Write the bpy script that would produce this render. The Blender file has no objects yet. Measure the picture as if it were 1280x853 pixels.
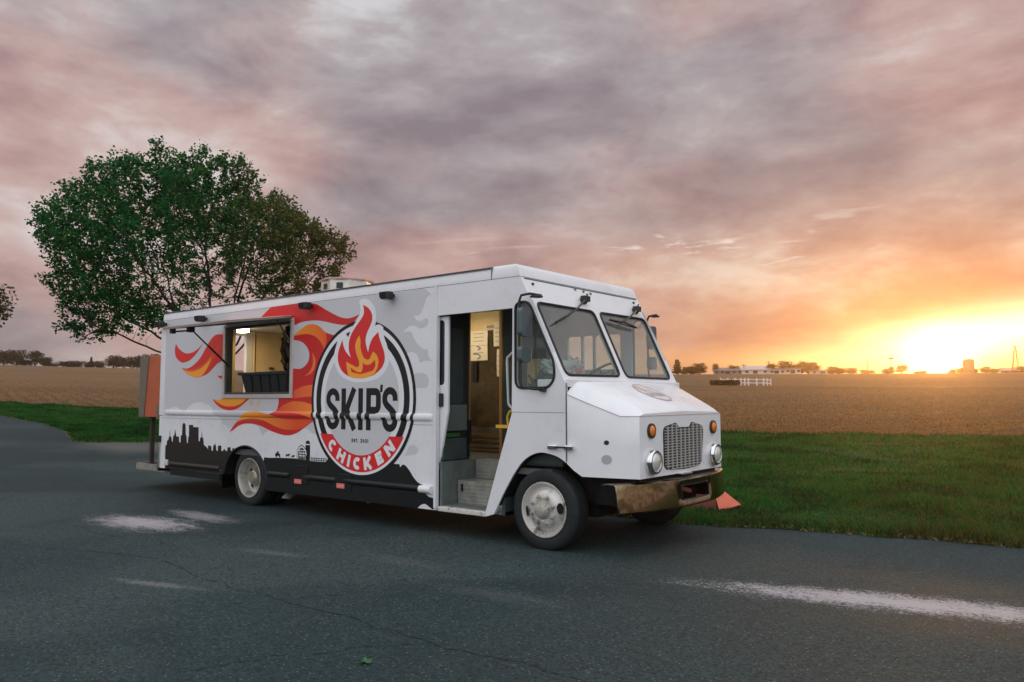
import bpy, bmesh, math, random
import numpy as np
from mathutils import Vector, Matrix
from mathutils.geometry import delaunay_2d_cdt
random.seed(7); rng = np.random.default_rng(11)
SC = bpy.context.scene
COL = SC.collection
PI = math.pi
def lin(r, g, b):
    f = lambda c: (c/255/12.92) if c/255 <= .04045 else ((c/255+.055)/1.055)**2.4
    return (f(r), f(g), f(b), 1.0)

# ------------------------------------------------------------------ camera
CAMP = Vector((12.3, -6.3, 1.5))
yaw, pitch, roll = -0.676966, 0.0743896, 0.00134244
fw = Vector((math.sin(yaw)*math.cos(pitch), math.cos(yaw)*math.cos(pitch), math.sin(pitch)))
rt = Vector((math.cos(yaw), -math.sin(yaw), 0)); dn = fw.cross(rt)
r2 = rt*math.cos(roll) + dn*math.sin(roll); d2 = dn*math.cos(roll) - rt*math.sin(roll)
cam = bpy.data.cameras.new('camera'); camo = bpy.data.objects.new('camera', cam); COL.objects.link(camo)
cam.sensor_width = 36; cam.lens = 978.405/1280*36; cam.clip_start = .05; cam.clip_end = 6000
camo.matrix_world = Matrix(((r2.x, -d2.x, -fw.x, CAMP.x), (r2.y, -d2.y, -fw.y, CAMP.y), (r2.z, -d2.z, -fw.z, CAMP.z), (0, 0, 0, 1)))
SC.camera = camo
SC.view_settings.view_transform = 'Standard'; SC.view_settings.look = 'None'
SC.view_settings.exposure = .15; SC.view_settings.gamma = 1
SC.render.film_transparent = False
try:
    SC.cycles.use_denoising = True; SC.cycles.max_bounces = 8; SC.cycles.transparent_max_bounces = 16
except Exception: pass

# ------------------------------------------------------------------ sky and sun
SUN = Vector((-0.1775, 0.9832, 0.0430)).normalized()
class NT:
    """tiny node-tree helper: every call returns an output socket"""
    def __init__(s, tree): s.t = tree; s.n = tree.nodes; s.l = tree.links
    def node(s, typ, **kw):
        n = s.n.new(typ)
        for k, v in kw.items(): setattr(n, k, v)
        return n
    def put(s, sock, v):
        if hasattr(v, 'is_output'): s.l.new(v, sock)
        else:
            if hasattr(v, '__len__'): v = tuple(v)[:3] if sock.type == 'VECTOR' else (tuple(v)+(1.0,))[:4]
            sock.default_value = v
    def m(s, op, a, b=None, c=None, clamp=False):
        n = s.node('ShaderNodeMath', operation=op, use_clamp=clamp); s.put(n.inputs[0], a)
        if b is not None: s.put(n.inputs[1], b)
        if c is not None: s.put(n.inputs[2], c)
        return n.outputs[0]
    def vm(s, op, a, b=None, scale=None):
        n = s.node('ShaderNodeVectorMath', operation=op); s.put(n.inputs[0], a)
        if b is not None: s.put(n.inputs[1], b)
        if scale is not None: s.put(n.inputs['Scale'], scale)
        return n.outputs['Value'] if op in ('DOT_PRODUCT', 'LENGTH', 'DISTANCE') else n.outputs[0]
    def mix(s, f, a, b, blend='MIX'):
        n = s.node('ShaderNodeMix', data_type='RGBA', blend_type=blend); s.put(n.inputs[0], f); s.put(n.inputs[6], a); s.put(n.inputs[7], b)
        return n.outputs[2]
    def noise(s, vec, scale, detail=4, rough=.5, dist=0, out='Fac'):
        n = s.node('ShaderNodeTexNoise'); s.put(n.inputs['Vector'], vec); n.inputs['Scale'].default_value = scale
        n.inputs['Detail'].default_value = detail; n.inputs['Roughness'].default_value = rough; n.inputs['Distortion'].default_value = dist
        return n.outputs[out]
    def ss(s, v, a, b):
        n = s.node('ShaderNodeMapRange', interpolation_type='SMOOTHSTEP'); s.put(n.inputs[0], v)
        n.inputs[1].default_value = a; n.inputs[2].default_value = b; return n.outputs[0]
    def lr(s, v, a, b, c=0, d=1):
        n = s.node('ShaderNodeMapRange'); s.put(n.inputs[0], v)
        for i, x in enumerate((a, b, c, d)): n.inputs[i+1].default_value = x
        return n.outputs[0]
    def ramp(s, v, stops):
        n = s.node('ShaderNodeValToRGB'); s.put(n.inputs[0], v); cr = n.color_ramp
        while len(cr.elements) < len(stops): cr.elements.new(.5)
        for e, (p, c) in zip(cr.elements, stops): e.position = p; e.color = c
        return n.outputs[0]
    def xyz(s, v):
        n = s.node('ShaderNodeSeparateXYZ'); s.put(n.inputs[0], v); return n.outputs
    def comb(s, x, y, z):
        n = s.node('ShaderNodeCombineXYZ')
        for i, v in enumerate((x, y, z)): s.put(n.inputs[i], v)
        return n.outputs[0]

W = bpy.data.worlds.new('World'); SC.world = W; W.use_nodes = True
def build_world():
    t = NT(W.node_tree); t.n.clear()
    d = t.vm('NORMALIZE', t.node('ShaderNodeTexCoord').outputs['Generated'])
    x, y, z = t.xyz(d)
    p = t.vm('MULTIPLY', d, (1, 1, 2.3))                            # cloud deck, drawn out along the horizon
    cs = t.vm('DOT_PRODUCT', d, tuple(SUN))
    ang = t.m('MULTIPLY', t.m('ARCCOSINE', t.m('MINIMUM', cs, .999999)), 180/PI)
    def gl(w): q = t.m('DIVIDE', ang, w); return t.m('EXPONENT', t.m('MULTIPLY', t.m('MULTIPLY', q, q), -1.0))
    n1 = t.noise(t.vm('ADD', p, (3.1, 1.7, 0)), 2.3, 7, .54, .18)
    n2 = t.noise(t.vm('ADD', p, (9.2, 4.4, 2)), 1.7, 4, .5, .2)
    n3 = t.noise(t.vm('ADD', p, (-5.2, 7.4, 5)), 5.5, 9, .60, .2)
    dens = t.m('ADD', t.m('MULTIPLY', n1, .52), t.m('MULTIPLY', n3, .48))
    far = t.ramp(dens, [(.38, lin(138, 129, 137)), (.455, lin(158, 150, 156)), (.525, lin(177, 170, 174)), (.60, lin(208, 207, 211))])
    pink = t.ramp(dens, [(.38, lin(158, 132, 134)), (.455, lin(184, 153, 151)), (.525, lin(200, 174, 170)), (.60, lin(219, 209, 208))])
    cloud = t.mix(t.ss(n2, .43, .58), far, pink)
    warm = t.ramp(dens, [(.38, lin(178, 118, 92)), (.455, lin(202, 140, 106)), (.525, lin(222, 160, 118)), (.61, lin(246, 208, 164))])
    # warm tint hugs the horizon side of the sun
    dx = t.vm('DOT_PRODUCT', d, (SUN.y, -SUN.x, 0.0))
    el = t.m('MULTIPLY', t.m('ARCSINE', z), 180/PI)
    az = t.m('MULTIPLY', t.m('ARCTAN2', dx, t.vm('DOT_PRODUCT', d, (SUN.x, SUN.y, 0.0))), 180/PI)
    def lobe(wa, we, e0=3.0, a0=0.0, tilt=0.0):
        qa = t.m('DIVIDE', t.m('SUBTRACT', az, a0), wa); qe = t.m('DIVIDE', t.m('SUBTRACT', t.m('SUBTRACT', el, e0), t.m('MULTIPLY', az, tilt)), we)
        return t.m('EXPONENT', t.m('MULTIPLY', t.m('ADD', t.m('MULTIPLY', qa, qa), t.m('MULTIPLY', qe, qe)), -1.0))
    wob = t.m('MULTIPLY', t.m('SUBTRACT', n3, .5), 1.2)
    cloud = t.mix(t.m('MULTIPLY', lobe(23, 10), .95, clamp=True), cloud, warm)
    # clear gaps low over the horizon show the bright sky behind the deck
    sky = t.node('ShaderNodeTexSky', sky_type='NISHITA', sun_disc=False)
    sky.sun_elevation = math.asin(SUN.z); sky.sun_rotation = math.atan2(SUN.x, SUN.y)
    sky.dust_density = 2.0; sky.air_density = 1.0
    S = .1
    out = t.vm('SCALE', cloud, scale=.90/S)
    gapn = t.noise(t.vm('MULTIPLY', t.comb(az, el, 0.0), (.055, .42, 1.0)), 1.0, 4, .55, .3)
    strip = t.m('MULTIPLY', t.ss(t.m('ADD', el, t.m('MULTIPLY', t.m('SUBTRACT', gapn, .5), 3.2)), 3.9, 2.6), t.ss(t.m('ABSOLUTE', az), 27.0, 6.0))
    gap = t.ss(gapn, .57, .68)
    bright = t.mix(lobe(13, 4.0), lin(240, 176, 112), (1.15, .76, .30, 1))
    out = t.mix(t.m('MULTIPLY', strip, .75), out, t.vm('SCALE', bright, scale=1/S))
    out = t.mix(t.m('MULTIPLY', t.m('MULTIPLY', gap, lobe(13, 2.8, 4.0)), .6), out, t.vm('SCALE', bright, scale=1.12/S))
    # thin places in the deck higher up: pale sky
    thin = t.m('MULTIPLY', t.ss(dens, .585, .66), t.ss(el, 3.0, 9.0))
    out = t.mix(t.m('MULTIPLY', thin, .55), out, t.mix(.12, t.vm('SCALE', lin(214, 212, 220), scale=1/S), sky.outputs[0]))
    rift = t.noise(t.vm('MULTIPLY', t.comb(az, el, 0.0), (.09, .55, 1.0)), 1.0, 5, .6, .6)
    rm = t.m('MULTIPLY', t.ss(rift, .58, .66), t.m('MULTIPLY', lobe(16, 2.2, 10.0, -13.0), 1.0))
    out = t.mix(t.m('MULTIPLY', rm, .8), out, t.vm('SCALE', lin(244, 232, 226), scale=1/S))
    # the sun's glow through the cloud
    g1 = t.m('MULTIPLY', lobe(9.5, 3.0, 3.0, 2.0, .1), t.m('ADD', .9, wob))
    out = t.mix(1.0, out, t.vm('SCALE', (1.0, .44, .07), scale=t.m('MULTIPLY', g1, .30/S)), 'ADD')
    g2 = t.m('MULTIPLY', lobe(8.0, 1.35, 3.9, 4.2, .12), t.m('ADD', .95, t.m('MULTIPLY', t.m('SUBTRACT', gapn, .5), 3.0)))
    out = t.mix(1.0, out, t.vm('SCALE', (1.0, .82, .50), scale=t.m('MULTIPLY', g2, 1.8/S)), 'ADD')
    g3 = gl(1.7)
    out = t.mix(1.0, out, t.vm('SCALE', (1.0, .85, .6), scale=t.m('MULTIPLY', g3, 2.0/S)), 'ADD')
    # sky out of view raised overhead and behind, added to light the truck's near side
    B = Vector((-fw.x*.55, -fw.y*.55, 1.0)).normalized()
    back = t.ss(t.vm('DOT_PRODUCT', d, tuple(B)), .02, .85)
    pale = t.vm('SCALE', t.ramp(dens, [(.34, lin(200, 205, 212)), (.7, lin(232, 237, 243))]), scale=BACK/S)
    out = t.mix(back, out, pale)
    bg = t.node('ShaderNodeBackground'); t.put(bg.inputs[0], out); bg.inputs[1].default_value = S
    t.l.new(bg.outputs[0], t.node('ShaderNodeOutputWorld').inputs[0])
BACK = 1.6
build_world()
sun = bpy.data.lights.new('sun', 'SUN'); sun.energy = 1.2; sun.angle = math.radians(2.0); sun.color = (1.0, .50, .16)
suno = bpy.data.objects.new('sun', sun); COL.objects.link(suno)
suno.rotation_euler = (-SUN).to_track_quat('-Z', 'Y').to_euler()

# ------------------------------------------------------------------ materials
MATS = {}
def mat(name, col, rough=.5, metal=0, var=0, vscale=6, bump=0, bscale=60, col2=None, spec=.5, dirt=None, coat=0):
    if name in MATS: return MATS[name]
    m = bpy.data.materials.new(name); m.use_nodes = True; t = NT(m.node_tree); b = t.n['Principled BSDF']
    c = col if len(col) == 4 else (*col, 1)
    co = t.node('ShaderNodeTexCoord').outputs['Object']
    sock = None
    if var or col2:
        c2 = col2 or tuple(min(1, v*(1-var)) for v in c[:3])+(1,)
        sock = t.mix(t.ss(t.noise(co, vscale, 5, .6), .35, .65), c, c2)
    if dirt:                      # (colour, scale, amount): worn or dirty spots with their own shape
        f = t.m('MULTIPLY', t.ss(t.noise(co, dirt[1], 6, .65), .52, .68), dirt[2])
        sock = t.mix(f, sock if sock else c, dirt[0])
    if sock: t.put(b.inputs['Base Color'], sock)
    else: b.inputs['Base Color'].default_value = c
    b.inputs['Roughness'].default_value = rough; b.inputs['Metallic'].default_value = metal
    b.inputs['Specular IOR Level'].default_value = spec; b.inputs['Coat Weight'].default_value = coat
    if var and rough > .1:
        t.put(b.inputs['Roughness'], t.lr(t.noise(co, vscale*1.7, 4), .3, .7, max(.02, rough-.08), min(1, rough+.08)))
    if bump:
        n = t.node('ShaderNodeBump'); n.inputs['Strength'].default_value = bump; n.inputs['Distance'].default_value = .02
        t.put(n.inputs['Height'], t.noise(co, bscale, 6, .6)); t.l.new(n.outputs[0], b.inputs['Normal'])
    MATS[name] = m; return m
def glass(name, tint, film, gl=1.0):
    m = bpy.data.materials.new(name); m.use_nodes = True; t = NT(m.node_tree); t.n.clear()
    tr = t.node('ShaderNodeBsdfTransparent'); tr.inputs[0].default_value = tint
    df = t.node('ShaderNodeBsdfDiffuse'); df.inputs[0].default_value = (.5, .53, .52, 1)
    gs = t.node('ShaderNodeBsdfGlossy'); gs.inputs['Roughness'].default_value = .03; gs.inputs[0].default_value = (1, 1, 1, 1)
    ge = t.node('ShaderNodeNewGeometry')
    cs = t.m('ABSOLUTE', t.vm('DOT_PRODUCT', ge.outputs['Normal'], ge.outputs['Incoming']))
    fr = t.m('ADD', .04, t.m('MULTIPLY', t.m('POWER', t.m('SUBTRACT', 1.0, cs), 5.0), .9))
    a = t.node('ShaderNodeMixShader')
    co = t.node('ShaderNodeTexCoord').outputs['Object']
    t.put(a.inputs[0], t.m('MULTIPLY', t.lr(t.noise(co, 2.5, 5, .6), .3, .7, .6, 1.4), film))
    t.l.new(tr.outputs[0], a.inputs[1]); t.l.new(df.outputs[0], a.inputs[2])
    b = t.node('ShaderNodeMixShader'); t.put(b.inputs[0], t.m('MULTIPLY', fr, gl))
    t.l.new(a.outputs[0], b.inputs[1]); t.l.new(gs.outputs[0], b.inputs[2])
    t.l.new(b.outputs[0], t.node('ShaderNodeOutputMaterial').inputs[0]); return m
def emis(name, col, s):
    m = bpy.data.materials.new(name); m.use_nodes = True; b = m.node_tree.nodes['Principled BSDF']
    b.inputs['Base Color'].default_value = (.8, .8, .8, 1); b.inputs['Emission Color'].default_value = col; b.inputs['Emission Strength'].default_value = s
    return m

# ------------------------------------------------------------------ mesh helpers
class MB:
    def __init__(s): s.v = []; s.f = []
    def add(s, vs, fs):
        o = len(s.v); s.v += [tuple(v) for v in vs]; s.f += [tuple(i+o for i in f) for f in fs]; return s
    def box(s, a, b):
        x0, y0, z0 = a; x1, y1, z1 = b
        return s.add([(x0,y0,z0),(x1,y0,z0),(x1,y1,z0),(x0,y1,z0),(x0,y0,z1),(x1,y0,z1),(x1,y1,z1),(x0,y1,z1)],
                     [(0,3,2,1),(4,5,6,7),(0,1,5,4),(1,2,6,5),(2,3,7,6),(3,0,4,7)])
    def tube(s, path, r, n=8, cap=True, close=False):
        P = [Vector(p) for p in path]; k = len(P); R = r if hasattr(r, '__len__') else [r]*k
        o = len(s.v); up = None
        for i, p in enumerate(P):
            if close: d = P[(i+1) % k]-P[i-1]
            else: d = P[min(i+1, k-1)]-P[max(i-1, 0)]
            d.normalize()
            if up is None:
                up = d.orthogonal().normalized()
            up = (up - d*up.dot(d)).normalized(); w = d.cross(up)
            for j in range(n):
                a = 2*PI*j/n; s.v.append(tuple(p+(up*math.cos(a)+w*math.sin(a))*R[i]))
        for i in range(k if close else k-1):
            for j in range(n):
                i2 = (i+1) % k
                s.f.append((o+i*n+j, o+i*n+(j+1) % n, o+i2*n+(j+1) % n, o+i2*n+j))
        if cap and not close:
            s.f.append(tuple(o+j for j in range(n))[::-1]); s.f.append(tuple(o+(k-1)*n+j for j in range(n)))
        return s
    def lathe(s, prof, c, axis='y', n=40, cap=(False, False)):
        """prof: list of (axial, radius)"""
        o = len(s.v); c = Vector(c)
        for (a, r) in prof:
            for j in range(n):
                t = 2*PI*j/n; u, w = math.cos(t)*r, math.sin(t)*r
                p = {'y': (u, a, w), 'x': (a, u, w), 'z': (u, w, a)}[axis]
                s.v.append(tuple(c+Vector(p)))
        for i in range(len(prof)-1):
            for j in range(n): s.f.append((o+i*n+j, o+i*n+(j+1) % n, o+(i+1)*n+(j+1) % n, o+(i+1)*n+j))
        if cap[0]: s.f.append(tuple(o+j for j in range(n)))
        if cap[1]: s.f.append(tuple(o+(len(prof)-1)*n+j for j in range(n)))
        return s
    def prism(s, poly, fa, fb):
        """poly: 2D points; fa/fb map a 2D point to the two 3D ends"""
        n = len(poly); vs = [fa(*p) for p in poly]+[fb(*p) for p in poly]
        return s.add(vs, [tuple(range(n)), tuple(range(2*n-1, n-1, -1))]+[(i, i+n, (i+1) % n+n, (i+1) % n) for i in range(n)])
def tag(o, label=None, cat=None, group=None, kind=None):
    if label: o['label'] = label
    if cat: o['category'] = cat
    if group: o['group'] = group
    if kind: o['kind'] = kind
    return o
def link(name, me, material, parent=None, smooth=None, bevel=0):
    o = bpy.data.objects.new(name, me); COL.objects.link(o)
    if material is not None and not me.materials: me.materials.append(material)
    if parent is not None: o.parent = parent
    if smooth:
        me.shade_smooth(); me.set_sharp_from_angle(angle=math.radians(smooth))
    if bevel:
        b = o.modifiers.new('bevel', 'BEVEL'); b.width = bevel; b.segments = 2; b.limit_method = 'ANGLE'; b.angle_limit = .6; b.harden_normals = False
    return o
def build(mb, name, material, parent=None, smooth=None, bevel=0, normals=True):
    me = bpy.data.meshes.new(name); me.from_pydata(mb.v, [], mb.f)
    if normals:
        bm = bmesh.new(); bm.from_mesh(me); bmesh.ops.recalc_face_normals(bm, faces=bm.faces); bm.to_mesh(me); bm.free()
    return link(name, me, material, parent, smooth, bevel)
def fast_mesh(name, v, f, material, parent=None):
    """numpy verts (n,3) and triangles or quads (m,k)"""
    me = bpy.data.meshes.new(name); k = f.shape[1]
    me.vertices.add(len(v)); me.vertices.foreach_set('co', np.ascontiguousarray(v, np.float32).ravel())
    me.loops.add(f.size); me.loops.foreach_set('vertex_index', np.ascontiguousarray(f, np.int32).ravel())
    me.polygons.add(len(f)); me.polygons.foreach_set('loop_start', np.arange(0, f.size, k, dtype=np.int32))
    me.update(calc_edges=True); me.validate()
    return link(name, me, material, parent)
def empty(name, loc=(0, 0, 0)):
    o = bpy.data.objects.new(name, None); COL.objects.link(o); o.location = loc; o.empty_display_size = .3; return o
def copy_tree(o, parent=None):
    c = o.copy(); COL.objects.link(c)
    if parent is not None: c.parent = parent; c.matrix_parent_inverse = o.matrix_parent_inverse.copy()
    for ch in o.children: copy_tree(ch, c)
    return c
def cdt(outline, holes=()):
    pts = []; edges = []
    for ring in (outline, *holes):
        o = len(pts); n = len(ring); pts += [Vector(p[:2]) for p in ring]; edges += [(o+i, o+(i+1) % n) for i in range(n)]
    v, e, f, *_ = delaunay_2d_cdt(pts, edges, [], 1, 1e-6)
    def within(ring, x, y):
        c = False
        for i in range(len(ring)):
            (x0, y0), (x1, y1) = ring[i-1][:2], ring[i][:2]
            if (y0 > y) != (y1 > y) and x < (x1-x0)*(y-y0)/(y1-y0)+x0: c = not c
        return c
    out = []
    for t in f:
        cx = sum(v[i].x for i in t)/len(t); cy = sum(v[i].y for i in t)/len(t)
        if not any(within(h, cx, cy) for h in holes): out.append(tuple(t))
    return [tuple(p) for p in v], out
def panel(name, outline, holes, fa, fb, material, parent, bevel=0, smooth=None):
    """plate with holes: fa / fb map (a, b) to its outer and inner face"""
    v, f = cdt(outline, holes); n = len(v); mb = MB()
    mb.add([fa(*p) for p in v]+[fb(*p) for p in v], [x for x in f]+[tuple(i+n for i in reversed(x)) for x in f])
    cnt = {}
    for x in f:
        for i in range(len(x)):
            e = (x[i], x[(i+1) % len(x)]); cnt.setdefault(frozenset(e), []).append(e)
    for es in cnt.values():
        if len(es) == 1: a, b = es[0]; mb.f.append((b, a, a+n, b+n))
    return build(mb, name, material, parent, smooth, bevel)
def rrect(x0, z0, x1, z1, r, n=5):
    out = []
    for cx, cz, a0 in ((x1-r, z1-r, 0), (x0+r, z1-r, PI/2), (x0+r, z0+r, PI), (x1-r, z0+r, 1.5*PI)):
        out += [(cx+r*math.cos(a0+PI/2*i/n), cz+r*math.sin(a0+PI/2*i/n)) for i in range(n+1)]
    return out
def rpoly(pts, r, n=4):
    """polygon with rounded corners"""
    out = []; k = len(pts)
    for i in range(k):
        p = Vector(pts[i]); a = Vector(pts[i-1]); b = Vector(pts[(i+1) % k])
        d = min(r, (a-p).length*.45, (b-p).length*.45)
        q0 = p+(a-p).normalized()*d; q1 = p+(b-p).normalized()*d
        for j in range(n+1):
            t = j/n; out.append(tuple(q0*(1-t)**2+p*2*t*(1-t)+q1*t*t))
    return out
def spline(pts, seg=6):
    """closed outline; points flagged 1 are corners, runs between them are Catmull-Rom"""
    P = [Vector(p[:2]) for p in pts]; c = [len(p) > 2 and bool(p[2]) for p in pts]; n = len(P); out = []
    for i in range(n):
        j = (i+1) % n; p1, p2 = P[i], P[j]
        p0 = p1*2-p2 if c[i] else P[i-1]; p3 = p2*2-p1 if c[j] else P[(i+2) % n]
        if c[i] and c[j]: out.append(tuple(p1)); continue
        for k in range(seg):
            t = k/seg
            out.append(tuple(.5*((2*p1)+(p2-p0)*t+(2*p0-5*p1+4*p2-p3)*t*t+(3*p1-p0-3*p2+p3)*t**3)))
    return out

# ------------------------------------------------------------------ terrain
def TZ(x, y):
    x = np.asarray(x, float); y = np.asarray(y, float)
    dx, dy = x-12.3, y+6.3; r = np.hypot(dx, dy)
    az = np.degrees(np.arctan2(dx, dy))+38.79; az = (az+180) % 360-180
    s = .0408-.0049*np.clip(az/33, -1.3, 1.3)
    s = s*(1-np.clip((np.abs(az)-60)/60, 0, 1))
    rr = np.minimum(r, 262); q = rr-16; up = (np.sqrt(q*q+9)+q)/2
    roll = .25*np.sin(rr*.09+az*.06)*np.clip((rr-50)/60, 0, 1)*(1-np.clip((rr-180)/60, 0, 1))
    return s*up+roll*np.clip(1-(np.abs(az)-60)/60, 0, 1)-np.maximum(r-262, 0)*.004
def tz(x, y): return float(TZ(x, y))
EDGE = [(-60, 9), (-45, 6.4), (-30, 5.2), (-22, 4.94), (-19.06, 4.73), (-16.4, 4.5), (-13, 3.85), (-11.2, 3.2), (-10.2, 2.93), (-9.7, 3.1), (-9.3, 3.62), (-8.6, 4.45), (-7, 4.9), (-4, 5.0), (0, 4.3), (3.5, 3.25), (6.2, 2.55), (7.8, 2.37), (9.67, 2.92), (11.3, 3.13), (14, 3.75), (19, 5.2), (30, 9)]
FIELD = [(-62, 9.6), (-47, 6.9), (-38, 6.9), (-31.8, 8.11), (-28.2, 8.96), (-25.5, 10), (-22.8, 10.9), (-18, 12.2), (-14, 13.4), (-9, 14.7), (-3.5, 16.4), (1.5, 17.9), (3.86, 18.6), (7, 20.0), (9.5, 21.0), (15, 23.2), (22, 26), (30, 29), (44, 34)]
def chain(pts, n):
    P = np.array(pts, float); d = np.r_[0, np.cumsum(np.hypot(*np.diff(P, axis=0).T))]
    # monotone-ish smooth resample
    t = np.linspace(0, d[-1], n); x = np.interp(t, d, P[:, 0]); y = np.interp(t, d, P[:, 1])
    return np.c_[x, y]
def chain_x(pts, xs):
    P = np.array(pts, float); return np.c_[xs, np.interp(xs, P[:, 0], P[:, 1])]
def wobble(c, amp, sc, seed):
    g = np.random.default_rng(seed); n = len(c); s = np.zeros(n)
    for k in range(5): s += np.sin(np.arange(n)*sc*(1.9**k)+g.uniform(0, 6.3))*amp/(1.5**k)
    c = c.copy(); c[:, 1] += s; return c
def grid_faces(n, m):
    i = np.arange(n-1)[:, None]*m+np.arange(m-1)[None, :]
    return np.stack([i, i+m, i+m+1, i+1], -1).reshape(-1, 4)
def loft(A, B, m, dz):
    t = np.linspace(0, 1, m)[None, :, None]; P = A[:, None]*(1-t)+B[:, None]*t
    z = TZ(P[..., 0], P[..., 1])+dz
    return np.concatenate([P, z[..., None]], -1).reshape(-1, 3), grid_faces(len(A), m)

def ground_mats():
    # field: harvested stubble, tan with browner bands
    m = bpy.data.materials.new('stubble_field_soil'); m.use_nodes = True; t = NT(m.node_tree); b = t.n['Principled BSDF']
    co = t.node('ShaderNodeTexCoord').outputs['Object']
    ac = t.vm('DOT_PRODUCT', co, (.762, -.647, 0)); al = t.vm('DOT_PRODUCT', co, (.647, .762, 0))
    row = t.noise(t.comb(t.m('MULTIPLY', al, .03), t.m('MULTIPLY', ac, .55), 0.0), 1.0, 6, .65)
    rill = t.m('SINE', t.m('ADD', t.m('MULTIPLY', ac, 8.2), t.m('MULTIPLY', t.noise(co, .4, 3), 3.0)))
    track = t.ss(t.m('ABSOLUTE', t.m('ADD', t.m('ADD', ac, 52.4), t.m('MULTIPLY', t.m('SUBTRACT', t.noise(co, .2, 4), .5), 1.6))), 1.1, .35)
    big = t.noise(co, .035, 4, .5); fine = t.noise(t.comb(t.m('MULTIPLY', t.vm('DOT_PRODUCT', co, (.647, .762, 0)), .35), t.vm('DOT_PRODUCT', co, (.762, -.647, 0)), 0.0), 3.2, 9, .75)
    c = t.mix(t.ss(big, .4, .6), lin(120, 84, 42), lin(102, 76, 42))
    c = t.mix(t.m('MULTIPLY', t.ss(row, .45, .62), .7), c, lin(74, 58, 38))
    c = t.mix(t.m('MULTIPLY', t.ss(fine, .5, .64), .75), c, lin(166, 118, 58))
    c = t.mix(t.m('MULTIPLY', t.ss(fine, .5, .36), .75), c, lin(48, 37, 25))
    c = t.mix(t.m('MULTIPLY', t.ss(rill, .2, 1.0), .35), c, lin(70, 50, 32)); c = t.mix(t.m('MULTIPLY', track, .75), c, lin(54, 56, 30))
    t.put(b.inputs['Base Color'], c); b.inputs['Roughness'].default_value = .72; b.inputs['Specular IOR Level'].default_value = .3
    bp = t.node('ShaderNodeBump'); bp.inputs['Strength'].default_value = .9; bp.inputs['Distance'].default_value = .12
    t.put(bp.inputs['Height'], t.m('ADD', t.m('MULTIPLY', row, .5), fine)); t.l.new(bp.outputs[0], b.inputs['Normal'])
    MATS['field'] = m
    m = bpy.data.materials.new('grass_soil'); m.use_nodes = True; t = NT(m.node_tree); b = t.n['Principled BSDF']
    co = t.node('ShaderNodeTexCoord').outputs['Object']
    c = t.mix(t.ss(t.noise(co, .5, 4), .38, .62), lin(6, 64, 26), lin(30, 68, 28))
    c = t.mix(t.m('MULTIPLY', t.ss(t.noise(co, 9, 6, .7), .5, .7), .5), c, lin(66, 66, 38))
    t.put(b.inputs['Base Color'], c); b.inputs['Roughness'].default_value = .9; MATS['grass_soil'] = m
    # asphalt: dark aggregate, worn patches, chalky spray streaks
    m = bpy.data.materials.new('worn_asphalt'); m.use_nodes = True; t = NT(m.node_tree); b = t.n['Principled BSDF']
    co = t.node('ShaderNodeTexCoord').outputs['Object']
    grit = t.noise(co, 48, 5, .8); mid = t.noise(co, 11, 6, .65); big = t.noise(co, .55, 5, .55, .4); patch = t.noise(co, .22, 3, .5)
    vor = t.node('ShaderNodeTexVoronoi'); t.put(vor.inputs['Vector'], co); vor.inputs['Scale'].default_value = 38
    spk = t.m('MULTIPLY', t.ss(vor.outputs['Distance'], .30, .14), t.ss(t.xyz(vor.outputs['Color'])[0], .62, .85))
    c = t.mix(t.ss(big, .36, .64), ASPH1, ASPH2)
    c = t.mix(t.m('MULTIPLY', t.ss(patch, .5, .62), .5), c, ASPH3)
    c = t.mix(t.m('MULTIPLY', t.ss(mid, .52, .7), .35), c, ASPH3)
    c = t.mix(t.m('MULTIPLY', t.ss(grit, .55, .42), .9), c, (.012, .016, .018, 1))
    c = t.mix(t.m('MULTIPLY', spk, .45), c, lin(150, 148, 138))
    px, py, pz = t.xyz(co)
    gravel = t.m('MULTIPLY', t.ss(px, -10.5, -9.0), t.m('MULTIPLY', t.ss(t.m('ADD', px, t.m('MULTIPLY', mid, 3.0)), -4.0, -6.5), t.ss(t.m('ADD', py, t.m('MULTIPLY', big, 2.0)), 2.9, 4.2)))
    c = t.mix(t.m('MULTIPLY', gravel, .4), c, lin(140, 136, 126))
    tot = None
    ed = t.noise(t.vm('MULTIPLY', co, (.45, 1, 1)), 9, 6, .7); ed2 = t.noise(co, 44, 5, .85)
    for (cx, cy, ln, wd, ang, amt) in ((10.9, .07, 1.6, .30, 14.5, .8), (2.8, -1.60, 1.0, .42, 5, .8), (2.85, -.89, .85, .22, -3, .5), (5.6, -1.72, .5, .10, 12, .10), (8.4, -1.6, .7, .2, 6, .05), (6.0, -3.06, .5, .08, 16, .2), (6.9, -1.2, .6, .2, 0, .05)):
        a = math.radians(ang); ca, sa = math.cos(a), math.sin(a)
        ux = t.m('ADD', t.m('MULTIPLY', t.m('SUBTRACT', px, cx), ca/ln), t.m('MULTIPLY', t.m('SUBTRACT', py, cy), sa/ln))
        uy = t.m('ADD', t.m('MULTIPLY', t.m('SUBTRACT', px, cx), -sa/wd), t.m('MULTIPLY', t.m('SUBTRACT', py, cy), ca/wd))
        r = t.m('SQRT', t.m('ADD', t.m('MULTIPLY', ux, ux), t.m('MULTIPLY', uy, uy)))
        r = t.m('ADD', r, t.m('ADD', t.m('MULTIPLY', t.m('SUBTRACT', ed, .5), 1.5), t.m('MULTIPLY', t.m('SUBTRACT', ed2, .5), 3.2)))
        k = t.m('MULTIPLY', t.ss(r, 1.05, .30), amt)
        tot = k if tot is None else t.m('MAXIMUM', tot, k)
    c = t.mix(tot, c, lin(182, 175, 178))
    t.put(b.inputs['Base Color'], c); b.inputs['Roughness'].default_value = .8; b.inputs['Specular IOR Level'].default_value = .18
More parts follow.
